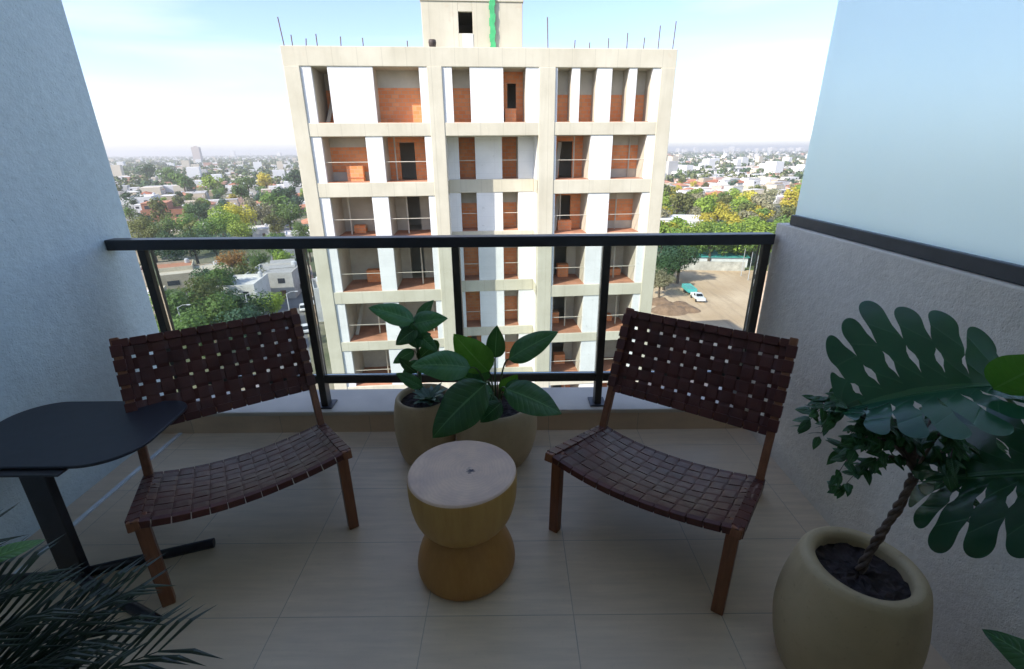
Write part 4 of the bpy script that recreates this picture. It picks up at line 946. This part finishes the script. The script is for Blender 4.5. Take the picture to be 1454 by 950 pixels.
# ---- lot: pickup with turquoise trailer, walls, poles, white building
def veh_mat(n, c): return simple(n, c, .3, var=.03)
M['tyre'] = simple('tyre', (.02,.02,.02), .8); M['vwin'] = simple('vehicle_glass', (.02,.025,.03), .1)
def wheels(t, xs, w, r=.36):
    for x in xs:
        for s in (-1, 1):
            mb = MB(); mb.tube([(x, s*(w/2-.02)-.11, r), (x, s*(w/2-.02)+.11, r)], r, 16); mb.build('wheel', M['tyre'], t, smooth=True, sharp=40)
def pickup(loc, rz, m, label):
    t = empty('pickup_truck', loc, rz); tag(t, label, 'pickup truck'); w = 1.85
    b = MB(); b.box((-2.6,-w/2,.45), (2.6,w/2,.75)); b.box((1.2,-w/2,.75), (2.55,w/2,1.05)); b.box((-2.6,-w/2,.75), (-2.52,w/2,1.15)); b.box((-2.52,-w/2,.75), (-.5,-w/2+.08,1.15)); b.box((-2.52,w/2-.08,.75), (-.5,w/2,1.15)); b.box((-.5,-w/2,.75), (1.2,w/2,1.1))
    b.build('body', m, t, bevel=.05)
    c = MB(); c.add([(-.5,-w/2+.04,1.1),(1.15,-w/2+.04,1.1),(1.15,w/2-.04,1.1),(-.5,w/2-.04,1.1),(-.42,-w/2+.16,1.68),(.5,-w/2+.16,1.68),(.5,w/2-.16,1.68),(-.42,w/2-.16,1.68)], [(4,5,6,7),(0,1,5,4),(1,2,6,5),(2,3,7,6),(3,0,4,7)])
    c.build('cab', [m], t, bevel=.05)
    MB().add([(1.17,-w/2+.16,1.13),(1.17,w/2-.16,1.13),(.56,w/2-.24,1.64),(.56,-w/2+.24,1.64)], [(0,1,2,3)]).build('windscreen', M['vwin'], t)
    for s in (-1, 1): MB().add([(-.35,s*(w/2-.02),1.15),(.95,s*(w/2-.02),1.15),(.5,s*(w/2-.12),1.6),(-.3,s*(w/2-.12),1.6)], [(0,1,2,3)]).build('side_window', M['vwin'], t)
    wheels(t, (-1.7, 1.65), w); return t
def trailer(loc, rz, m, label):
    t = empty('trailer', loc, rz); tag(t, label, 'trailer'); w = 2.1
    b = MB(); b.box((-2.7,-w/2,.6), (2.4,w/2,.72)); b.box((-2.7,-w/2,.72), (-2.62,w/2,1.5)); b.box((2.32,-w/2,.72), (2.4,w/2,1.5)); b.box((-2.62,-w/2,.72), (2.32,-w/2+.08,1.5)); b.box((-2.62,w/2-.08,.72), (2.32,w/2,1.5)); b.build('body', m, t)
    MB().box((-2.6,-w/2+.1,.73), (2.3,w/2-.1,1.35)).build('load', simple('tarpaulin', (.14,.42,.40), .6, var=.2, vs=1), t)
    MB().tube([(2.4,0,.6),(3.4,0,.55)], .05, 6).build('tow_bar', M['rust'], t); wheels(t, (-.5,.4), w, .34); return t
pk = gat(991, 421, GZ+.8); tr = gat(978, 410, GZ+.8); ang = math.atan2(pk.y-tr.y, pk.x-tr.x)
dd = Vector((math.cos(ang), math.sin(ang), 0))
pickup((pk.x, pk.y, GZ+.004), ang, veh_mat('white_paint', (.75,.76,.78)), 'white pickup truck parked on the sandy lot right of the tower')
q = pk-dd*6.2; trailer((q.x, q.y, GZ+.004), ang, veh_mat('turquoise_paint', (.10,.50,.48)), 'turquoise trailer behind the white pickup truck on the sandy lot')
p = gat(1010, 384); o = MB().box((-9,-.15,0), (9,.15,2.6)).build('boundary_wall', simple('stained_boundary_wall', (.46,.44,.39), .9, var=.3, vs=.5)); o.location = (p.x, p.y, GZ); o.rotation_euler.z = -.12; tag(o, 'low white boundary wall at the far edge of the sandy lot', 'wall')
p = gat(1016, 376); t = empty('shed', (p.x, p.y, GZ), -.12); tag(t, 'teal roofed shed behind the low white boundary wall', 'shed')
MB().box((-8,-3,0), (8,3,3.0)).build('wall', M['panel'], t); MB().add([(-8.4,-3.5,2.95),(8.4,-3.5,2.95),(8.4,3.5,3.8),(-8.4,3.5,3.8),(-8.4,-3.5,3.05),(8.4,-3.5,3.05),(8.4,3.5,3.9),(-8.4,3.5,3.9)], [(3,2,1,0),(4,5,6,7),(0,1,5,4),(1,2,6,5),(2,3,7,6),(3,0,4,7)]).build('roof', simple('teal_sheet', (.08,.40,.36), .5), t)
p = gat(962, 330); t = empty('warehouse', (p.x, p.y, GZ), -.2); tag(t, 'white flat warehouse touching the right edge of the tower above the railing', 'warehouse')
MB().box((-14,-8,0), (12,8,6)).build('wall', M['panel'], t); MB().box((-14.3,-8.3,6), (12.3,8.3,6.35)).build('roof', simple('white_sheet_roof', (.74,.74,.73), .5), t); MB().box((-3,-8.1,0), (1,-8.003,3.6)).build('door', M['hdoor'], t)
for u, v in ((1052, 392), (1062, 398), (1074, 392)):
    p = gat(u, v); o = MB().tube([(0,0,0),(0,0,7.5)], [.10,.06], 6).build('pole', M['tank']); o.location = (p.x, p.y, GZ); tag(o, 'tall grey pole at the far right end of the sandy lot', 'pole', 'poles at the end of the lot')
# mounds of earth in the lot
for i, (u, v, s) in enumerate(((950,442,3.2),(965,436,2.6),(935,430,2.6),(978,441,2.0))):
    p = gat(u, v); mb = MB(); n = 14; rr = random.Random(i); vs = [(0,0,s*.42)]; fs = []
    for q in range(1, 5):
        for k in range(n): a = 6.283*k/n; r_ = s*q/4; vs.append((r_*math.cos(a)*1.3, r_*math.sin(a), max(-.05, s*.42*math.cos(q/4*1.57)+rr.uniform(-.12,.12)*s*(q < 4))))
    fs = [(0,1+k,1+(k+1)%n) for k in range(n)]+[(1+q*n+k,1+(q+1)*n+k,1+(q+1)*n+(k+1)%n,1+q*n+(k+1)%n) for q in range(3) for k in range(n)]
    mb.add(vs, fs); o = mb.build('earth_mound', simple('brown_earth', (.25,.16,.10), .95, var=.3, vs=.8), smooth=True); o.location = (p.x, p.y, GZ); tag(o, 'small brown mound of earth on the sandy lot', 'earth mound', 'earth mounds on the lot')
# parked cars in the left streets
def car(loc, rz, m, label):
    t = empty('parked_car', loc, rz); tag(t, label, 'car', 'cars parked in the left streets'); w = 1.75
    MB().box((-2.1,-w/2,.3), (2.1,w/2,.85)).build('body', m, t, bevel=.14)
    c = MB(); c.add([(-1.6,-w/2+.08,.84),(1.1,-w/2+.08,.84),(1.1,w/2-.08,.84),(-1.6,w/2-.08,.84),(-1.2,-w/2+.22,1.42),(.4,-w/2+.22,1.42),(.4,w/2-.22,1.42),(-1.2,w/2-.22,1.42)], [(4,5,6,7)]); c.build('roof', m, t)
    c = MB(); c.add([(-1.6,-w/2+.08,.84),(1.1,-w/2+.08,.84),(1.1,w/2-.08,.84),(-1.6,w/2-.08,.84),(-1.2,-w/2+.22,1.41),(.4,-w/2+.22,1.41),(.4,w/2-.22,1.41),(-1.2,w/2-.22,1.41)], [(0,1,5,4),(1,2,6,5),(2,3,7,6),(3,0,4,7)]); c.build('windows', M['vwin'], t)
    wheels(t, (-1.3,1.3), w, .31); return t
for i, (u, v, m, lb) in enumerate(((432,440,(.75,.75,.76),'white car parked in the street beside the tower, nearest one'),(424,412,(.35,.36,.38),'grey car parked in the street further up from the white one'),(436,470,(.72,.72,.7),'white car parked beside the left foot of the tower'),(415,380,(.30,.04,.03),'red car parked in the street left of the tower'))):
    p = gat(u, v); car((p.x, p.y, GZ+.02), ga+1.57, veh_mat('car_paint', m), lb)
# street poles on the left
for i, (u, v) in enumerate(((378,398),(362,452),(418,450),(270,474),(410,360),(300,400))):
    p = gat(u, v+28); mb = MB(); mb.tube([(0,0,0),(0,0,8.5)], [.14,.09], 7)
    o = mb.build('street_lamp', M['tank']); o.location = (p.x, p.y, GZ); tag(o, 'slim grey street lamp in the streets left of the tower', 'street lamp', 'street lamps on the left')
    a = MB().tube([(0,0,8.4),(.8,.2,8.8),(1.6,.4,8.8)], .05, 6).build('arm', M['tank'], o); MB().box((1.4,.25,8.72), (2.0,.55,8.84)).build('lamp_head', M['tank'], o)

# ------------------------------------------------------------------ air, sky, sun
AZ = R(50); EL = R(37)
sd = Vector((math.sin(AZ)*math.cos(EL), math.cos(AZ)*math.cos(EL), -math.sin(EL)))
sl = bpy.data.lights.new('sun', 'SUN'); sl.energy = 2.8; sl.angle = R(.53); sl.color = (1, .93, .82)
so = bpy.data.objects.new('sun', sl); col.objects.link(so); so.rotation_euler = sd.to_track_quat('-Z', 'Y').to_euler(); so.location = (-60, -50, 70)
w = bpy.data.worlds.new('World'); scene.world = w; w.use_nodes = True; nt = w.node_tree; bg = nt.nodes['Background']
sky = nt.nodes.new('ShaderNodeTexSky'); sky.sky_type = 'NISHITA'; sky.sun_disc = False; sky.sun_elevation = EL; sky.sun_rotation = math.atan2(-sd.x, -sd.y)
sky.air_density = 1.0; sky.dust_density = 1.0; sky.ozone_density = 2.5; sky.altitude = 400
# thin streaks of cirrus
tc = nt.nodes.new('ShaderNodeTexCoord'); mp = nt.nodes.new('ShaderNodeMapping'); mp.inputs['Scale'].default_value = (1.2, 1.2, 7.5); mp.inputs['Rotation'].default_value = (R(6), R(-10), R(0))
ns = nt.nodes.new('ShaderNodeTexNoise'); ns.inputs['Scale'].default_value = 2.1; ns.inputs['Detail'].default_value = 6; ns.inputs['Roughness'].default_value = .5; ns.inputs['Distortion'].default_value = .4
cr = nt.nodes.new('ShaderNodeValToRGB'); cr.color_ramp.elements[0].position = .46; cr.color_ramp.elements[1].position = .74; cr.color_ramp.elements[1].color = (.42,.42,.42,1)
mx = nt.nodes.new('ShaderNodeMix'); mx.data_type = 'RGBA'; mx.inputs[7].default_value = (4.4, 4.8, 5.2, 1)
nt.links.new(tc.outputs['Generated'], mp.inputs[0]); nt.links.new(mp.outputs[0], ns.inputs['Vector']); nt.links.new(ns.outputs['Fac'], cr.inputs[0])
nt.links.new(cr.outputs[0], mx.inputs[0]); nt.links.new(sky.outputs[0], mx.inputs[6]); ml = nt.nodes.new('ShaderNodeMix'); ml.data_type = 'RGBA'; ml.blend_type = 'MULTIPLY'; ml.inputs[0].default_value = 1; ml.inputs[7].default_value = (1.0, .94, 1.0, 1); nt.links.new(mx.outputs[2], ml.inputs[6]); nt.links.new(ml.outputs[2], bg.inputs[0]); bg.inputs[1].default_value = .118
# haze
hz = MB().box((-12500, -3500, GZ-1.5), (12500, 14500, 60)); hm = bpy.data.materials.new('haze'); hm.use_nodes = True; hn = hm.node_tree
hn.nodes.remove(hn.nodes['Principled BSDF']); pv = hn.nodes.new('ShaderNodeVolumePrincipled'); pv.inputs['Color'].default_value = (1,.98,.94,1); pv.inputs['Density'].default_value = .00026; pv.inputs['Anisotropy'].default_value = .2
hn.links.new(pv.outputs[0], hn.nodes['Material Output'].inputs['Volume']); o = hz.build('haze', hm); o['kind'] = 'stuff'; tag(o, 'pale haze over the distant city', 'haze')

vs_ = scene.view_settings; vs_.view_transform = 'Standard'; vs_.look = 'None'; vs_.exposure = 1.38; vs_.gamma = 1; vs_.use_curve_mapping = False
scene.render.engine = 'CYCLES'; scene.render.resolution_x = 1024; scene.render.resolution_y = 669
scene.cycles.max_bounces = 8; scene.cycles.transparent_max_bounces = 12
print('trees', ntree, 'houses', nh, 'objects', len(bpy.data.objects))
